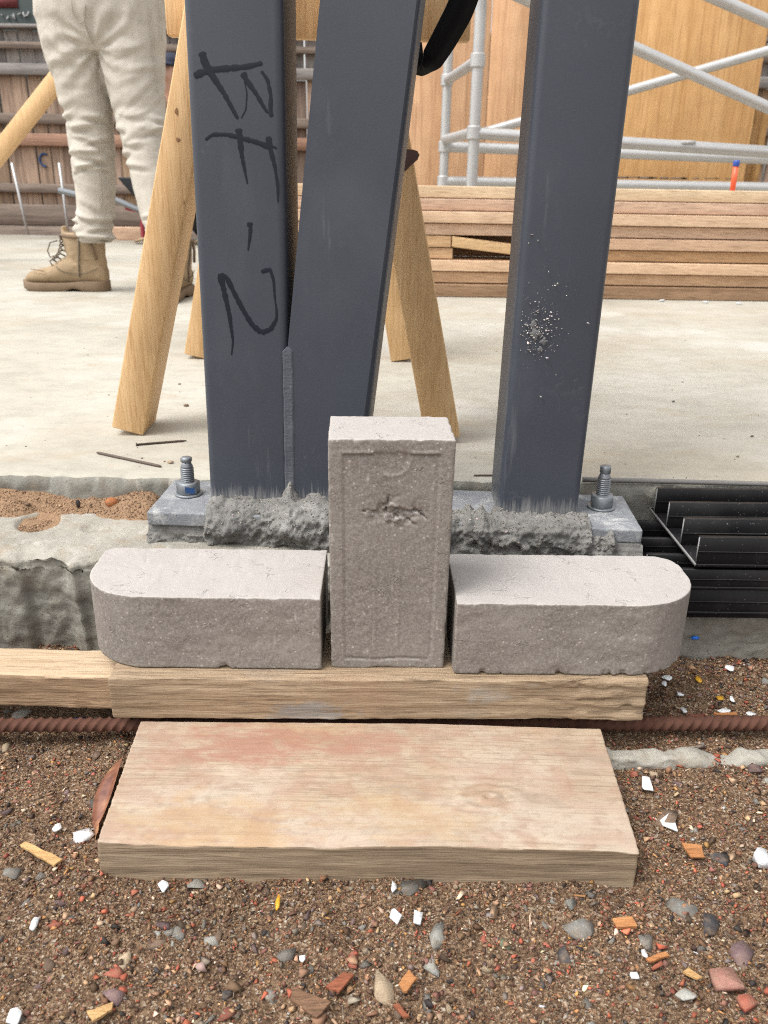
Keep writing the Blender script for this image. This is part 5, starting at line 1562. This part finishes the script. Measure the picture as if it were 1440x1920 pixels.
# ================================================================== FENCE
FY = 6.2
fence = thing('paling_fence', (0, FY, -0.1), 'weathered timber paling fence closing the back of the site', 'fence')
fr_ = np.random.default_rng(3)
pal_m, pal_t = [], []
for k in range(5):
    V, F = gridbox(0, 0.098, 0, 0.016, 0, 1, (0.05, 0.02, 0.4), 0.002)
    me = mesh_np('paling', V, F); me.materials.append(MT['paling']); pal_m.append(me)
    me = mesh_np('paling', V, F); me.materials.append(MT['palegrey']); pal_t.append(me)
def paling(me, x, y, z0, z1, w=1.0):
    o = bpy.data.objects.new('paling', me)
    COL.objects.link(o)
    o.parent = fence
    o.location = (x, y - FY, z0 + 0.1)
    o.scale = (w, 1, z1 - z0)
    o.rotation_euler = (0, fr_.normal(0, 0.004), 0)
x = -4.4
while x < 4.4:
    w = fr_.uniform(0.85, 1.12)
    off = fr_.uniform(0, 0.012)
    paling(pal_m[fr_.integers(5)], x, FY + off, 0.10, 1.10 + fr_.uniform(-.01, .01), w)
    x += 0.098 * w + fr_.uniform(0.003, 0.012)
x = -4.4
while x < 4.4:
    w = fr_.uniform(0.85, 1.12)
    paling(pal_t[fr_.integers(5)], x, FY + 0.02 + fr_.uniform(0, 0.008), 1.11, 1.40 + fr_.uniform(-.015, .015), w)
    x += 0.098 * w + fr_.uniform(0.003, 0.01)
def rail(z0, z1, m, y0=0.045, y1=0.003, label=None):
    o = obj('rail', box(-4.45, 4.45, FY - y0, FY - y1, z0, z1, 0.004), MT[m], fence, label=label)
rail(1.27, 1.315, 'raildark'); rail(1.10, 1.175, 'railgrey', 0.05)
rail(0.775, 0.845, 'raildark', 0.05); rail(0.625, 0.71, 'railred', 0.055, label='reddish rail'); rail(0.295, 0.36, 'raildark', 0.05)
rail(1.40, 1.425, 'railgrey', 0.06, -0.05)
for (z0, z1) in ((-0.09, 0.055), (0.06, 0.21)):
    obj('plinth_board', box(-4.45, 4.45, FY - 0.045, FY - 0.012, z0, z1, 0.003), MT['raildark'], fence)
for x in (-4.0, -1.6, 0.8, 3.2):
    obj('post', box(x, x + 0.1, FY + 0.06, FY + 0.16, -0.1, 1.45), MT['palegrey'], fence)
c = aty(78, 300, FY - 0.06)
pts = [(c[0] + 0.035 * math.cos(a), FY - 0.003, c[2] + 0.045 * math.sin(a)) for a in np.linspace(0.9, 5.0, 14)]
obj('chalk_mark', tube(pts, 0.008, 6), MT['bluepaint'], fence)
# steel stakes in front of the fence
for (p0, p1, lab) in (((22, 305), (53, 442), 'thin pale steel stake leaning by the fence, nearest the picture edge'), ((111, 305), (129, 442), 'thin pale steel stake leaning by the fence, nearest the standing person')):
    a, b = aty(*p1, 5.4), aty(*p0, 5.4)
    a = a + (a - b) * ((a[2] + 0.1) / (b[2] - a[2]))
    obj('steel_stake', tube([a, b], 0.009, 8), MT['alu'], label=lab, cat='stake', group='steel stakes by the fence')
# dark green screen seen over the fence
sg = thing('shade_screen', (-2.0, 7.4, -0.1), 'dark green screen with a red patch and white scrawl rising over the fence', 'screen')
obj('sheet', box(-4.2, -0.9, 7.4, 7.43, -0.1, 2.6, 0.003), MT['green'], sg)
c0, c1 = aty(0, 14, 7.39), aty(31, -6, 7.39)
obj('red_patch', box(c0[0] - 0.3, c1[0], 7.393, 7.399, c0[2], c1[2]), MT['redcloth'], sg)
sq = []
for k in range(7):
    px = 4 + k * 8 + RNG.uniform(-2, 2)
    p = [aty(px + RNG.uniform(-4, 4), 25 + RNG.uniform(-5, 6) + (8 * j), 7.39) for j in (0, 0.5, 1)]
    sq.append(tube(p, 0.006, 5))
obj('scrawl', join(*sq), MT['whitemark'], sg)

# foliage glimpsed past the wall
tr = thing('garden_tree', (3.6, 8.2, -0.1), 'leafy green tree glimpsed past the end of the plywood wall', 'tree')
obj('trunk', tube([(3.6, 8.2, -0.1), (3.62, 8.2, 0.8), (3.55, 8.22, 1.6), (3.6, 8.2, 2.3)], [0.09, 0.075, 0.055, 0.03], 10), MT['raildark'], tr, smooth=True)
nl = 2600
q = RNG.normal(size=(nl, 3)); q /= np.linalg.norm(q, axis=1)[:, None]
q = q * (RNG.uniform(0.2, 1, (nl, 1)) ** 0.5) * np.array([0.8, 0.7, 0.75]) + np.array([3.6, 8.2, 1.75])
q = q[fbm(q, 2.6, 2, 4) > -0.25]
Rm = rand_rot(len(q), RNG)
lf = np.array([(-0.03, 0, 0), (0, -0.014, 0.004), (0.035, 0, 0), (0, 0.014, 0.004)])
V = np.einsum('nij,vj->nvi', Rm, lf) + q[:, None]
obj('crown', (V.reshape(-1, 3), np.arange(len(q) * 4).reshape(-1, 4)), plain('tree_leaf', (0.07, 0.11, 0.045), 0.6, 0, 0.4, 6), tr, kind='stuff')

# black strap hanging behind the slanting strut
cen = [(880, -30, 23), (862, 20, 23), (835, 70, 21), (810, 112, 17), (794, 132, 9), (784, 128, 12), (776, 112, 20), (768, 90, 22)]
Vs = []
pl_ = np.array([aty(px, py, 0.36 + 0.02 * i / 7) for i, (px, py, w) in enumerate(cen)])
wd = np.array([0.016, 0.016, 0.0155, 0.014, 0.009, 0.009, 0.013, 0.015])
tt = np.linspace(0, 7, 60)
C = np.stack([np.interp(tt, range(8), pl_[:, k]) for k in range(3)], -1)
for _ in range(4): C[1:-1] = (C[:-2] + 2 * C[1:-1] + C[2:]) / 4
Wd = np.interp(tt, range(8), wd)
T = np.gradient(C, axis=0); T /= np.linalg.norm(T, axis=1)[:, None]
sd = np.cross(T, [0, 1, 0]); sd /= np.linalg.norm(sd, axis=1)[:, None]
sd = sd + np.array([0, 1, 0]) * np.interp(tt, [0, 3, 4, 5, 7], [0.3, 0.5, 1.6, 1.0, 0.3])[:, None]
sd /= np.linalg.norm(sd, axis=1)[:, None]
nn = np.cross(T, sd) * 0.0008
V = np.stack([C - sd * Wd[:, None] - nn, C + sd * Wd[:, None] - nn, C + sd * Wd[:, None] + nn, C - sd * Wd[:, None] + nn], 1).reshape(-1, 3)
F = np.array([(i * 4 + k, i * 4 + (k + 1) % 4, (i + 1) * 4 + (k + 1) % 4, (i + 1) * 4 + k) for i in range(59) for k in range(4)])
obj('strap', (V, F), MT['strap'], label='folded black strap hanging beside the slanting strut', cat='strap')

# ================================================================== WHEELBARROW
WY = 4.15
wb = thing('wheelbarrow', aty(255, 430, WY), 'wheelbarrow with black tray and red frame behind the standing person', 'wheelbarrow')
def ws(px, py, dy=0.0): return aty(px, py, WY + dy)
def tray():
    q = []
    for dy in (0.0, 0.5):
        for (px, py) in ((221, 334), (395, 340), (360, 392), (262, 392)):
            p = ws(px, py); q.append((p[0], WY + (dy if py < 350 else 0.1 + dy * 0.6), p[2]))
    q = np.array(q)
    F = [(3, 2, 6, 7), (0, 3, 7, 4), (1, 5, 6, 2), (0, 1, 2, 3), (4, 7, 6, 5)]
    qi = q * 0.985 + q.mean(0) * 0.015 + np.array([0, 0, 0.006])
    F2 = [tuple(i + 8 for i in f[::-1]) for f in F]
    rim = [(0, 8, 9, 1), (1, 9, 13, 5), (5, 13, 12, 4), (4, 12, 8, 0)]
    return np.concatenate([q, qi]), np.array(F + F2 + rim)
obj('tray', tray(), MT['tray'], wb)
for dy in (0.02, 0.46):
    smooth_by_angle(obj('handle', tube([ws(110, 357, dy), ws(150, 366, dy), ws(215, 374, dy), ws(262, 394, dy), ws(330, 398, dy)], 0.016, 10), MT['zinc'], wb))
    smooth_by_angle(obj('leg', tube([ws(236, 388, dy + 0.03), ws(268, 396, dy + 0.03), ws(268, 420, dy + 0.03), (ws(268, 420, dy + .03)[0], WY + dy + 0.03, 0.096)], 0.017, 8), MT['redpaint'], wb))
c = ws(395, 415, 0.24); c = np.array([c[0], WY + 0.24, 0.085 + 0.13])
ang = np.linspace(0, 2 * math.pi, 25)
wh = obj('wheel', tube([(c[0] + 0.10 * math.cos(a), c[1], c[2] + 0.10 * math.sin(a)) for a in ang], 0.03, 10, False), MT['tray'], wb, smooth=True)
obj('rim', xf(lathe((0, 0, 0), [(0.01, -0.02), (0.075, -0.015), (0.075, 0.015), (0.01, 0.02)], 20), np.array([[1, 0, 0, c[0]], [0, 0, 1, c[1]], [0, 1, 0, c[2]], [0, 0, 0, 1]], float)), MT['redpaint'], wh)
V, F = gridbox(-1.62, -1.30, 4.35, 4.42, 0.0855, 0.155, (0.1, 0.04, 0.04), 0.002)
obj('timber_block', (V, F), MT['stackwood'], label='short pale timber block lying on the slab by the wheelbarrow', cat='block')

# ================================================================== PERSON
def fabric(name, a, b, fine=700):
    m = Mat(name, 0.9, spec=0.15)
    c = m.ramp(m.noise(14, 4), [(0.3, a), (0.7, b)])
    c = m.mix(m.ramp(m.noise(5, 4, vec=m.map(loc=(2, 2, 2))), [(0.52, 0.0), (0.72, 0.4)]), c, sc(a, 0.70))
    c = m.mix(m.ramp(m.noise(32, 5, 0.7, vec=m.map(loc=(5, 2, 1))), [(0.5, 0.0), (0.72, 0.35)]), c, sc(a, 0.66))
    m.bump(m.noise(fine, 2), 0.25, 0.0008)
    m.bump(m.noise(45, 4, 0.6, 0.8), 0.25, 0.006)
    return m.done(c)
MT['trouser'] = fabric('beige_trouser_cotton', (0.425, 0.392, 0.34), (0.50, 0.466, 0.41))
MT['seam'] = fabric('trouser_seam', (0.34, 0.305, 0.25), (0.40, 0.365, 0.305))
MT['boot'] = fabric('tan_nubuck', (0.30, 0.215, 0.13), (0.385, 0.29, 0.19))
MT['sole'] = plain('boot_sole', (0.17, 0.115, 0.07), 0.8, bump=0.2)
MT['lace'] = plain('boot_lace', (0.13, 0.10, 0.07), 0.8)
MT['shirt'] = fabric('dark_shirt', (0.02, 0.025, 0.03), (0.035, 0.04, 0.05))
MT['skin'] = plain('skin', (0.48, 0.27, 0.19), 0.5, 0, 0.08)
MT['hair'] = plain('dark_hair', (0.03, 0.02, 0.015), 0.7)
PYc = 2.10
per = thing('person', (-0.85, PYc, 0.085), 'person in beige work trousers and tan lace-up boots standing on the slab', 'person')
def ell(c, rx, ry, tilt=0.0):
    return (c, (rx, 0, 0), (0, ry, 0))
leg_a = [ell((-0.925, PYc, 0.235), .056, .056), ell((-0.922, PYc, 0.28), .058, .058), ell((-0.908, PYc, 0.33), .056, .058), ell((-0.902, PYc, 0.40), .061, .063), ell((-0.90, PYc, 0.47), .065, .066), ell((-0.897, PYc - .005, 0.545), .067, .068), ell((-0.897, PYc - .005, 0.62), .072, .075), ell((-0.905, PYc, 0.70), .084, .088), ell((-0.915, PYc, 0.78), .096, .100), ell((-0.915, PYc, 0.86), .10, .11), ell((-0.905, PYc, 0.92), .10, .11)]
PB = 2.06
leg_b = [ell((-0.655, PB - 0.09, 0.235), .054, .056), ell((-0.665, PB - .085, 0.28), .056, .058), ell((-0.682, PB - .07, 0.33), .057, .06), ell((-0.697, PB - .05, 0.40), .060, .064), ell((-0.708, PB - .035, 0.47), .064, .068), ell((-0.722, PB - .02, 0.545), .069, .072), ell((-0.735, PB, 0.62), .076, .078), ell((-0.745, PB + .01, 0.70), .088, .09), ell((-0.748, PB + .025, 0.78), .098, .10), ell((-0.752, PB + .03, 0.86), .105, .11), ell((-0.76, PB + .03, 0.92), .10, .11)]
pelvis = [ell((-0.832, 2.095, 0.765), .10, .085), ell((-0.832, 2.095, 0.80), .165, .11), ell((-0.831, 2.095, 0.86), .192, .125), ell((-0.828, 2.095, 0.92), .188, .125), ell((-0.825, 2.095, 0.99), .175, .115), ell((-0.825, 2.095, 1.03), .172, .112)]
V, F, N = remesh(join(loft(leg_a), loft(leg_b), loft(pelvis)), 0.0042, 6)
z = V[:, 2]
def folds(V, amp_fn):
    P = V.copy()
    wv = fbm(P, (7, 7, 9), 2, 12) * 0.5
    a = 1 - np.abs(fbm(P * np.array([5.5, 5.5, 24]) + wv[:, None] * np.array([1, 1, 3.5]), 1, 2, 14)) * 1.7
    b = fbm(P, (12, 12, 30), 3, 18)
    return amp_fn * (np.clip(a, -0.6, 1) * 0.75 + 0.45 * b)
A = 0.0014 + 0.002 * np.exp(-((z - 0.535) / 0.065) ** 2) + 0.004 * np.exp(-((z - 0.275) / 0.04) ** 2) + 0.002 * np.exp(-((z - 0.76) / 0.06) ** 2)
dsp = folds(V, A)
cr_ = np.random.default_rng(8)
def creases(cx, cy, zlo, zhi, n, amp, wide, tilt, side):
    # pressed-in folds: a soft ridge with a sharp groove under it, running part of the way round the leg
    global dsp
    on = (V[:, 0] < -0.825) if side < 0 else (V[:, 0] > -0.825)
    for _ in range(n):
        z0 = cr_.uniform(zlo, zhi); a0 = cr_.uniform(-2.9, 0.2); half = cr_.uniform(0.5, 1.3)
        an_ = np.arctan2(V[:, 1] - cy, V[:, 0] - cx)
        da = (an_ - a0 + math.pi) % (2 * math.pi) - math.pi
        zc_ = z0 + tilt * cr_.normal(0, 1) * da + cr_.uniform(-0.012, 0.012) * da * da
        w_ = wide * cr_.uniform(0.7, 1.5); t_ = (z - zc_) / w_
        prof_ = np.exp(-t_ ** 2) - 0.9 * np.exp(-((t_ + 1.5) / 0.7) ** 2)
        dsp = dsp + on * amp * cr_.uniform(0.5, 1.2) * prof_ * sstep(half, half * 0.3, np.abs(da))
creases(-0.90, 2.10, 0.44, 0.60, 13, 0.0075, 0.0085, 0.008, -1)
creases(-0.92, 2.10, 0.235, 0.33, 12, 0.008, 0.007, 0.006, -1)
creases(-0.90, 2.10, 0.33, 0.44, 4, 0.0025, 0.010, 0.02, -1)
creases(-0.91, 2.10, 0.62, 0.80, 7, 0.0035, 0.013, 0.03, -1)
creases(-0.715, 2.03, 0.44, 0.60, 12, 0.0075, 0.0085, 0.008, 1)
creases(-0.66, 1.98, 0.235, 0.34, 11, 0.008, 0.007, 0.006, 1)
creases(-0.74, 2.06, 0.62, 0.80, 7, 0.0035, 0.013, 0.03, 1)
# drag lines running from the crotch
cr = np.array([-0.835, 2.0, 0.775])
rr_ = np.hypot(V[:, 0] - cr[0], z - cr[2])
th = np.arctan2(z - cr[2], V[:, 0] - cr[0])
dsp += 0.005 * np.cos(th * 11 + 3 * fbm(V, 9, 2, 4)) * np.exp(-(rr_ / 0.14) ** 2) * sstep(0.01, 0.05, rr_)
V = V + N * dsp[:, None]
tro = obj('trousers', (V, F), MT['trouser'], per, smooth=True)
# side seam, fly stitching and pocket edge, laid on the cloth
def on_cloth(px, py, lift=0.0025):
    """the point of the trousers' front that lies under a spot of the cloth"""
    d = ray(px, py); d = d / np.linalg.norm(d)
    w = V - CAM
    t = w @ d
    dist = np.linalg.norm(w - t[:, None] * d, axis=1)
    near = np.where(dist < 0.009)[0]
    if not len(near): return None
    i = near[np.argmin(t[near])]
    return CAM + d * (t[i] - lift)
def seam(pts, r, name='seam'):
    q = []
    for i in range(len(pts) - 1):
        for s in np.linspace(0, 1, 10, endpoint=False):
            p = on_cloth(pts[i][0] * (1 - s) + pts[i + 1][0] * s, pts[i][1] * (1 - s) + pts[i + 1][1] * s)
            if p is not None: q.append(p)
    q = np.array(q)
    if len(q) < 4: return
    for _ in range(3): q[1:-1] = (q[:-2] + 2 * q[1:-1] + q[2:]) / 4
    obj(name, tube(q, r, 6), MT['seam'], tro, smooth=True)
seam([(133, -5), (137, 25), (150, 44), (158, 40), (160, 5)], 0.0014)
seam([(158, 45), (168, 70), (176, 85)], 0.0016)
seam([(186, 130), (187, 220), (189, 300), (191, 400)], 0.0011)
seam([(300, 5), (303, 40), (304, 80)], 0.0016)
seam([(281, 10), (286, 60), (292, 120), (296, 180)], 0.0014)
# upper body (out of the picture, but part of the figure)
torso = [ell((-0.825, 2.095, 1.0), .165, .11), ell((-0.825, 2.10, 1.12), .165, .11), ell((-0.825, 2.11, 1.24), .185, .115), ell((-0.825, 2.115, 1.32), .18, .10), ell((-0.825, 2.115, 1.37), .09, .07)]
def limb(pts, rs):
    pts = np.array(pts, float)
    return tube([p for p in pts], rs, 16)
arm_l = limb([(-1.0, 2.11, 1.31), (-1.05, 2.10, 1.12), (-0.98, 1.90, 1.20)], [.062, .05, .04])
arm_r = limb([(-0.65, 2.11, 1.31), (-0.60, 2.10, 1.12), (-0.68, 1.90, 1.20)], [.062, .05, .04])
V2, F2, N2 = remesh(join(loft(torso), arm_l, arm_r), 0.012, 5)
V2 = V2 + N2 * (0.006 * fbm(V2, (8, 8, 16), 3, 5))[:, None]
obj('shirt', (V2, F2), MT['shirt'], per, smooth=True)
hd = [ell((-0.84, 2.10, 1.30), .052, .055), ell((-0.84, 2.09, 1.42), .05, .055), ell((-0.845, 2.075, 1.455), .058, .075), ell((-0.845, 2.075, 1.51), .07, .09), ell((-0.845, 2.08, 1.57), .073, .095), ell((-0.845, 2.085, 1.62), .06, .08), ell((-0.845, 2.09, 1.645), .03, .04)]
def hand(c, sgn):
    c = np.array(c, float)
    out = [loft([(c - (0, 0, 0.03), (.014, 0, 0), (0, .022, 0)), (c, (.015, 0, 0), (0, .036, 0)), (c + (0, 0, .05), (.013, 0, 0), (0, .038, 0)), (c + (0, 0, .06), (.011, 0, 0), (0, .035, 0))], 12)]
    for k, L in enumerate((.058, .068, .064, .05)):
        y = -0.028 + 0.0187 * k
        out.append(tube([c + (0, y, .05), c + (0.004 * sgn, y, .05 + L * .5), c + (0.016 * sgn, y, .05 + L)], [.0085, .008, .0065], 8))
    out.append(tube([c + (0, -.03, .005), c + (.01 * sgn, -.05, .03), c + (.016 * sgn, -.052, .06)], [.011, .0095, .007], 8))
    return out
nose = tube([(-0.845, 1.985, 1.545), (-0.845, 1.968, 1.52), (-0.845, 1.985, 1.51)], [.008, .013, .011], 8)
ears = [loft([((-0.845 + s * .072, 2.085, 1.50), (.008, 0, 0), (0, .014, 0)), ((-0.845 + s * .078, 2.085, 1.53), (.009, 0, 0), (0, .02, 0)), ((-0.845 + s * .075, 2.085, 1.56), (.007, 0, 0), (0, .014, 0))], 10) for s in (-1, 1)]
core = [ell((-0.825, 2.095, 0.95), .12, .08), ell((-0.825, 2.11, 1.25), .13, .07), ell((-0.84, 2.10, 1.34), .05, .05)]
arms = [limb([(-0.95, 2.11, 1.28), (-1.05, 2.10, 1.12), (-0.965, 1.86, 1.215)], [.045, .034, .026]), limb([(-0.70, 2.11, 1.28), (-0.60, 2.10, 1.12), (-0.695, 1.86, 1.215)], [.045, .034, .026])]
V3, F3, N3 = remesh(join(loft(hd), loft(core), *arms, *hand((-0.96, 1.845, 1.235), 1), *hand((-0.70, 1.845, 1.235), -1), nose, *ears), 0.006, 3)
body = obj('body', (V3, F3), MT['skin'], per, smooth=True)
V4, F4, N4 = remesh(loft([ell((-0.845, 2.10, 1.53), .075, .085), ell((-0.845, 2.098, 1.58), .079, .092), ell((-0.845, 2.095, 1.63), .066, .082), ell((-0.845, 2.095, 1.655), .03, .04)]), 0.01, 3)
obj('hair', (V4 + N4 * (0.003 * fbm(V4, 60, 2, 3))[:, None], F4), MT['hair'], body, smooth=True)

def boot(heel, ang, name_suffix=''):
    """boot pointing along local -x from its heel; returns its parts turned by ang about the heel"""
    hx, hy = heel
    z0 = 0.085
    def w(u, y, z): return (hx - u, hy + y, z0 + z)
    foot = [(0.004, .024, .02, .075), (0.02, .032, .02, .10), (0.06, .036, .02, .115), (0.10, .036, .02, .118), (0.13, .038, .02, .106), (0.16, .041, .02, .088), (0.195, .045, .02, .072), (0.225, .045, .02, .066), (0.25, .037, .02, .058), (0.264, .024, .022, .046)]
    rings = [(w(u, 0, (a + b) / 2), (0, hw, 0), (0, 0, (b - a) / 2)) for u, hw, a, b in foot]
    shaft = [(w(0.066, 0, 0.05), (.060, 0, 0), (0, .036, 0)), (w(0.064, 0, 0.09), (.060, 0, 0), (0, .037, 0)), (w(0.066, 0, 0.13), (.063, 0, 0), (0, .043, 0)), (w(0.067, 0, 0.165), (.066, 0, 0), (0, .047, 0)), (w(0.07, 0, 0.178), (.062, 0, 0), (0, .044, 0))]
    tongue = [(w(0.118, 0, 0.12), (.012, 0, 0), (0, .024, 0)), (w(0.124, 0, 0.17), (.010, 0, 0), (0, .024, 0)), (w(0.127, 0, 0.20), (.006, 0, 0), (0, .02, 0))]
    Vb, Fb, Nb = remesh(join(loft(rings), loft(shaft), loft(tongue, 12)), 0.0042, 4)
    zz = Vb[:, 2] - z0
    Vb = Vb + Nb * (0.0022 * fbm(Vb, (18, 18, 40), 3, 6) * np.exp(-((zz - 0.10) / 0.04) ** 2) + 0.0007 * fbm(Vb, 60, 2, 9))[:, None]
    T = lambda V: rot2(V, ang, (hx, hy))
    b = obj('boot', (T(Vb), Fb), MT['boot'], per, smooth=True)
    # welted sole with a raised arch
    us = np.linspace(0, 0.275, 40)
    hw = np.interp(us, [0, .01, .03, .08, .12, .17, .21, .245, .265, .275], [.012, .026, .036, .038, .037, .045, .051, .045, .032, .012])
    arch = 0.009 * np.exp(-((us - 0.105) / 0.022) ** 2) + 0.008 * sstep(0.235, 0.275, us)
    top = 0.030 - 0.006 * sstep(0.06, 0.14, us) + 0.006 * sstep(0.23, 0.275, us)
    Vs_, n = [], len(us)
    for (kz, kw) in (('lo', 0.96), ('mid', 1.0), ('hi', 1.02), ('hi2', 0.9)):
        for s in (1, -1):
            zc = {'lo': arch + 0.0005, 'mid': arch + 0.006, 'hi': top - 0.001, 'hi2': top + 0.003}[kz]
            Vs_.append(np.stack([hx - us, np.full(n, hy) + s * hw * kw, z0 + zc], -1))
    Vs_ = np.concatenate(Vs_)
    r_ = lambda i: np.arange(i * n, (i + 1) * n)
    order = [0, 2, 4, 6, 7, 5, 3, 1, 0]
    Fs_ = []
    for a_, b_ in zip(order[:-1], order[1:]):
        A_, B_ = r_(a_), r_(b_)
        Fs_.append(np.stack([A_[:-1], A_[1:], B_[1:], B_[:-1]], -1))
    so_ = obj('sole', (T(Vs_), [np.concatenate(Fs_), np.array([[0, 2 * n, 4 * n, 6 * n, 7 * n, 5 * n, 3 * n, n], [n - 1 + k * n for k in (1, 3, 5, 7, 6, 4, 2, 0)]])]), MT['sole'], b)
    # laces criss-crossing the throat, a loose loop, and the side zip
    lac = []
    th_ = [(0.175, 0.088), (0.162, 0.099), (0.150, 0.110), (0.143, 0.122), (0.138, 0.136), (0.136, 0.150), (0.136, 0.164)]
    for k, (u, z_) in enumerate(th_):
        y0 = 0.017
        u2, z2 = th_[min(k + 1, 6)]
        lac.append(tube([w(u - 0.006, -y0 - .012, z_ - 0.006), w(u + 0.004, -y0, z_ + 0.003), w((u + u2) / 2 + 0.006, 0, (z_ + z2) / 2 + 0.004), w(u2 + 0.003, y0, z2 + 0.002)], 0.0024, 6))
        lac.append(tube([w(u - 0.006, y0 + .012, z_ - 0.006), w(u + 0.004, y0, z_ + 0.003), w((u + u2) / 2 + 0.007, 0, (z_ + z2) / 2 + 0.005), w(u2 + 0.003, -y0, z2 + 0.002)], 0.0024, 6))
    lac.append(tube([w(0.145, -0.02, 0.155), w(0.165, -0.03, 0.15), w(0.175, -0.035, 0.125), w(0.168, -0.036, 0.105), w(0.158, -0.03, 0.11)], 0.0022, 6))
    g_ = join(*lac)
    obj('lace', (T(g_[0]), g_[1]), MT['lace'], b, smooth=True)
    cz_ = [w(0.067 + 0.0655 * math.cos(a), 0.0465 * math.sin(a), 0.168 + 0.004 * math.cos(a)) for a in np.linspace(0, 2 * math.pi, 25)]
    g_ = tube(cz_, 0.006, 8, False)
    obj('collar', (T(g_[0]), g_[1]), MT['sole'], b, smooth=True)
    for g_, nm_ in ((tube([w(0.045, -0.045, 0.168), w(0.03, -0.0425, 0.135), w(0.022, -0.037, 0.10)], 0.0045, 8), 'buckle_strap'), (tube([w(u, -math.sqrt(max(0.0001, 1 - ((u - 0.2) / 0.05) ** 2)) * 0.047, 0.05 + 0.018 * math.sin((u - 0.15) * 20)) for u in np.linspace(0.19, 0.235, 8)], 0.0014, 6), 'toe_seam')):
        obj(nm_, (T(g_[0]), g_[1]), MT['sole'], b, smooth=True)
    zp = tube([w(0.082, -0.0385, 0.045), w(0.080, -0.040, 0.085), w(0.072, -0.0455, 0.13), w(0.068, -0.0495, 0.168)], 0.0026, 6)
    obj('zip', (T(zp[0]), zp[1]), MT['lace'], b, smooth=True)
    sw = []
    for s in (1, -1):
        sw.append(tube([w(u, s * (hwf + 0.0015), zf) for u, hwf, zf in ((0.02, .033, .075), (0.05, .0365, .062), (0.09, .037, .052), (0.13, .0385, .06), (0.155, .038, .078))], 0.0013, 5))
    g_ = join(*sw)
    obj('stitching', (T(g_[0]), g_[1]), MT['lace'], b)
boot((-0.888, 2.10), 0.0)
boot((-0.628, 2.06), 1.42)

# ================================================================== SECOND PERSON, crouching far behind
P2 = thing('person', (-1.16, 4.25, 0.085), 'crouching person in a dark cap, glimpsed behind the standing person and the trestle leg', 'person')
h0 = aty(316, 140, 4.2)
hx, hz = h0[0] - 0.0, h0[2]
Vc, Fc, Nc = remesh(join(loft([ell((hx + .03, 4.25, hz - .17), .05, .05), ell((hx + .02, 4.24, hz - .09), .055, .07), ell((hx, 4.23, hz - .03), .07, .09), ell((hx, 4.235, hz + .03), .072, .092), ell((hx, 4.24, hz + .08), .05, .06)]),
    loft([ell((hx + .16, 4.3, hz - .52), .15, .13), ell((hx + .14, 4.3, hz - .35), .17, .13), ell((hx + .08, 4.28, hz - .2), .15, .11), ell((hx + .03, 4.26, hz - .14), .06, .06)]),
    limb([(hx - .06, 4.2, hz - .24), (hx - .12, 4.05, hz - .42), (hx - .05, 3.95, hz - .30)], [.05, .042, .032]),
    limb([(hx + .2, 4.2, hz - .24), (hx + .2, 4.05, hz - .45), (hx + .1, 3.95, hz - .4)], [.05, .042, .032]),
    limb([(hx + .08, 4.3, hz - .52), (hx - .06, 4.02, hz - .50), (hx - .12, 4.12, 0.13)], [.09, .07, .045]),
    limb([(hx + .22, 4.3, hz - .52), (hx + .26, 4.02, hz - .52), (hx + .2, 4.15, 0.13)], [.09, .07, .045]),
    tube([(hx, 4.14, hz + .01), (hx, 4.125, hz - .015), (hx, 4.14, hz - .025)], [.008, .013, .01], 8)), 0.012, 4)
pb = obj('body', (Vc, Fc), [MT['skin'], MT['shirt'], MT['trouser']], P2, smooth=True)
cen_ = np.array([np.mean(Vc[list(p.vertices)], axis=0) for p in pb.data.polygons])
mi = np.where(cen_[:, 2] > hz - 0.13, 0, np.where(cen_[:, 2] > hz - 0.47, 1, 2)).astype(np.int32)
pb.data.polygons.foreach_set('material_index', mi)
V5, F5, N5 = remesh(join(loft([ell((hx, 4.235, hz + .035), .077, .098), ell((hx, 4.24, hz + .075), .072, .09), ell((hx, 4.245, hz + .105), .04, .05)]), loft([ell((hx - .02, 4.16, hz + .035), .06, .075), ell((hx - .02, 4.16, hz + .045), .06, .075)])), 0.008, 2)
obj('cap', (V5, F5), plain('navy_cap', (0.012, 0.016, 0.035), 0.8), pb, smooth=True)
for dx in (-0.12, 0.2):
    g_ = remesh(loft([((hx + dx + .03, 4.17, 0.125), (.04, 0, 0), (0, .04, 0)), ((hx + dx, 4.14, 0.12), (.05, 0, 0), (0, .05, 0)), ((hx + dx - .10, 4.10, 0.11), (.03, 0, 0.02), (0, .045, 0))]), 0.008, 2)
    obj('boot', (join(g_[:2])[0] + [0, 0, 0.0855 - g_[0][:, 2].min()], g_[1]), MT['boot'], pb, smooth=True)
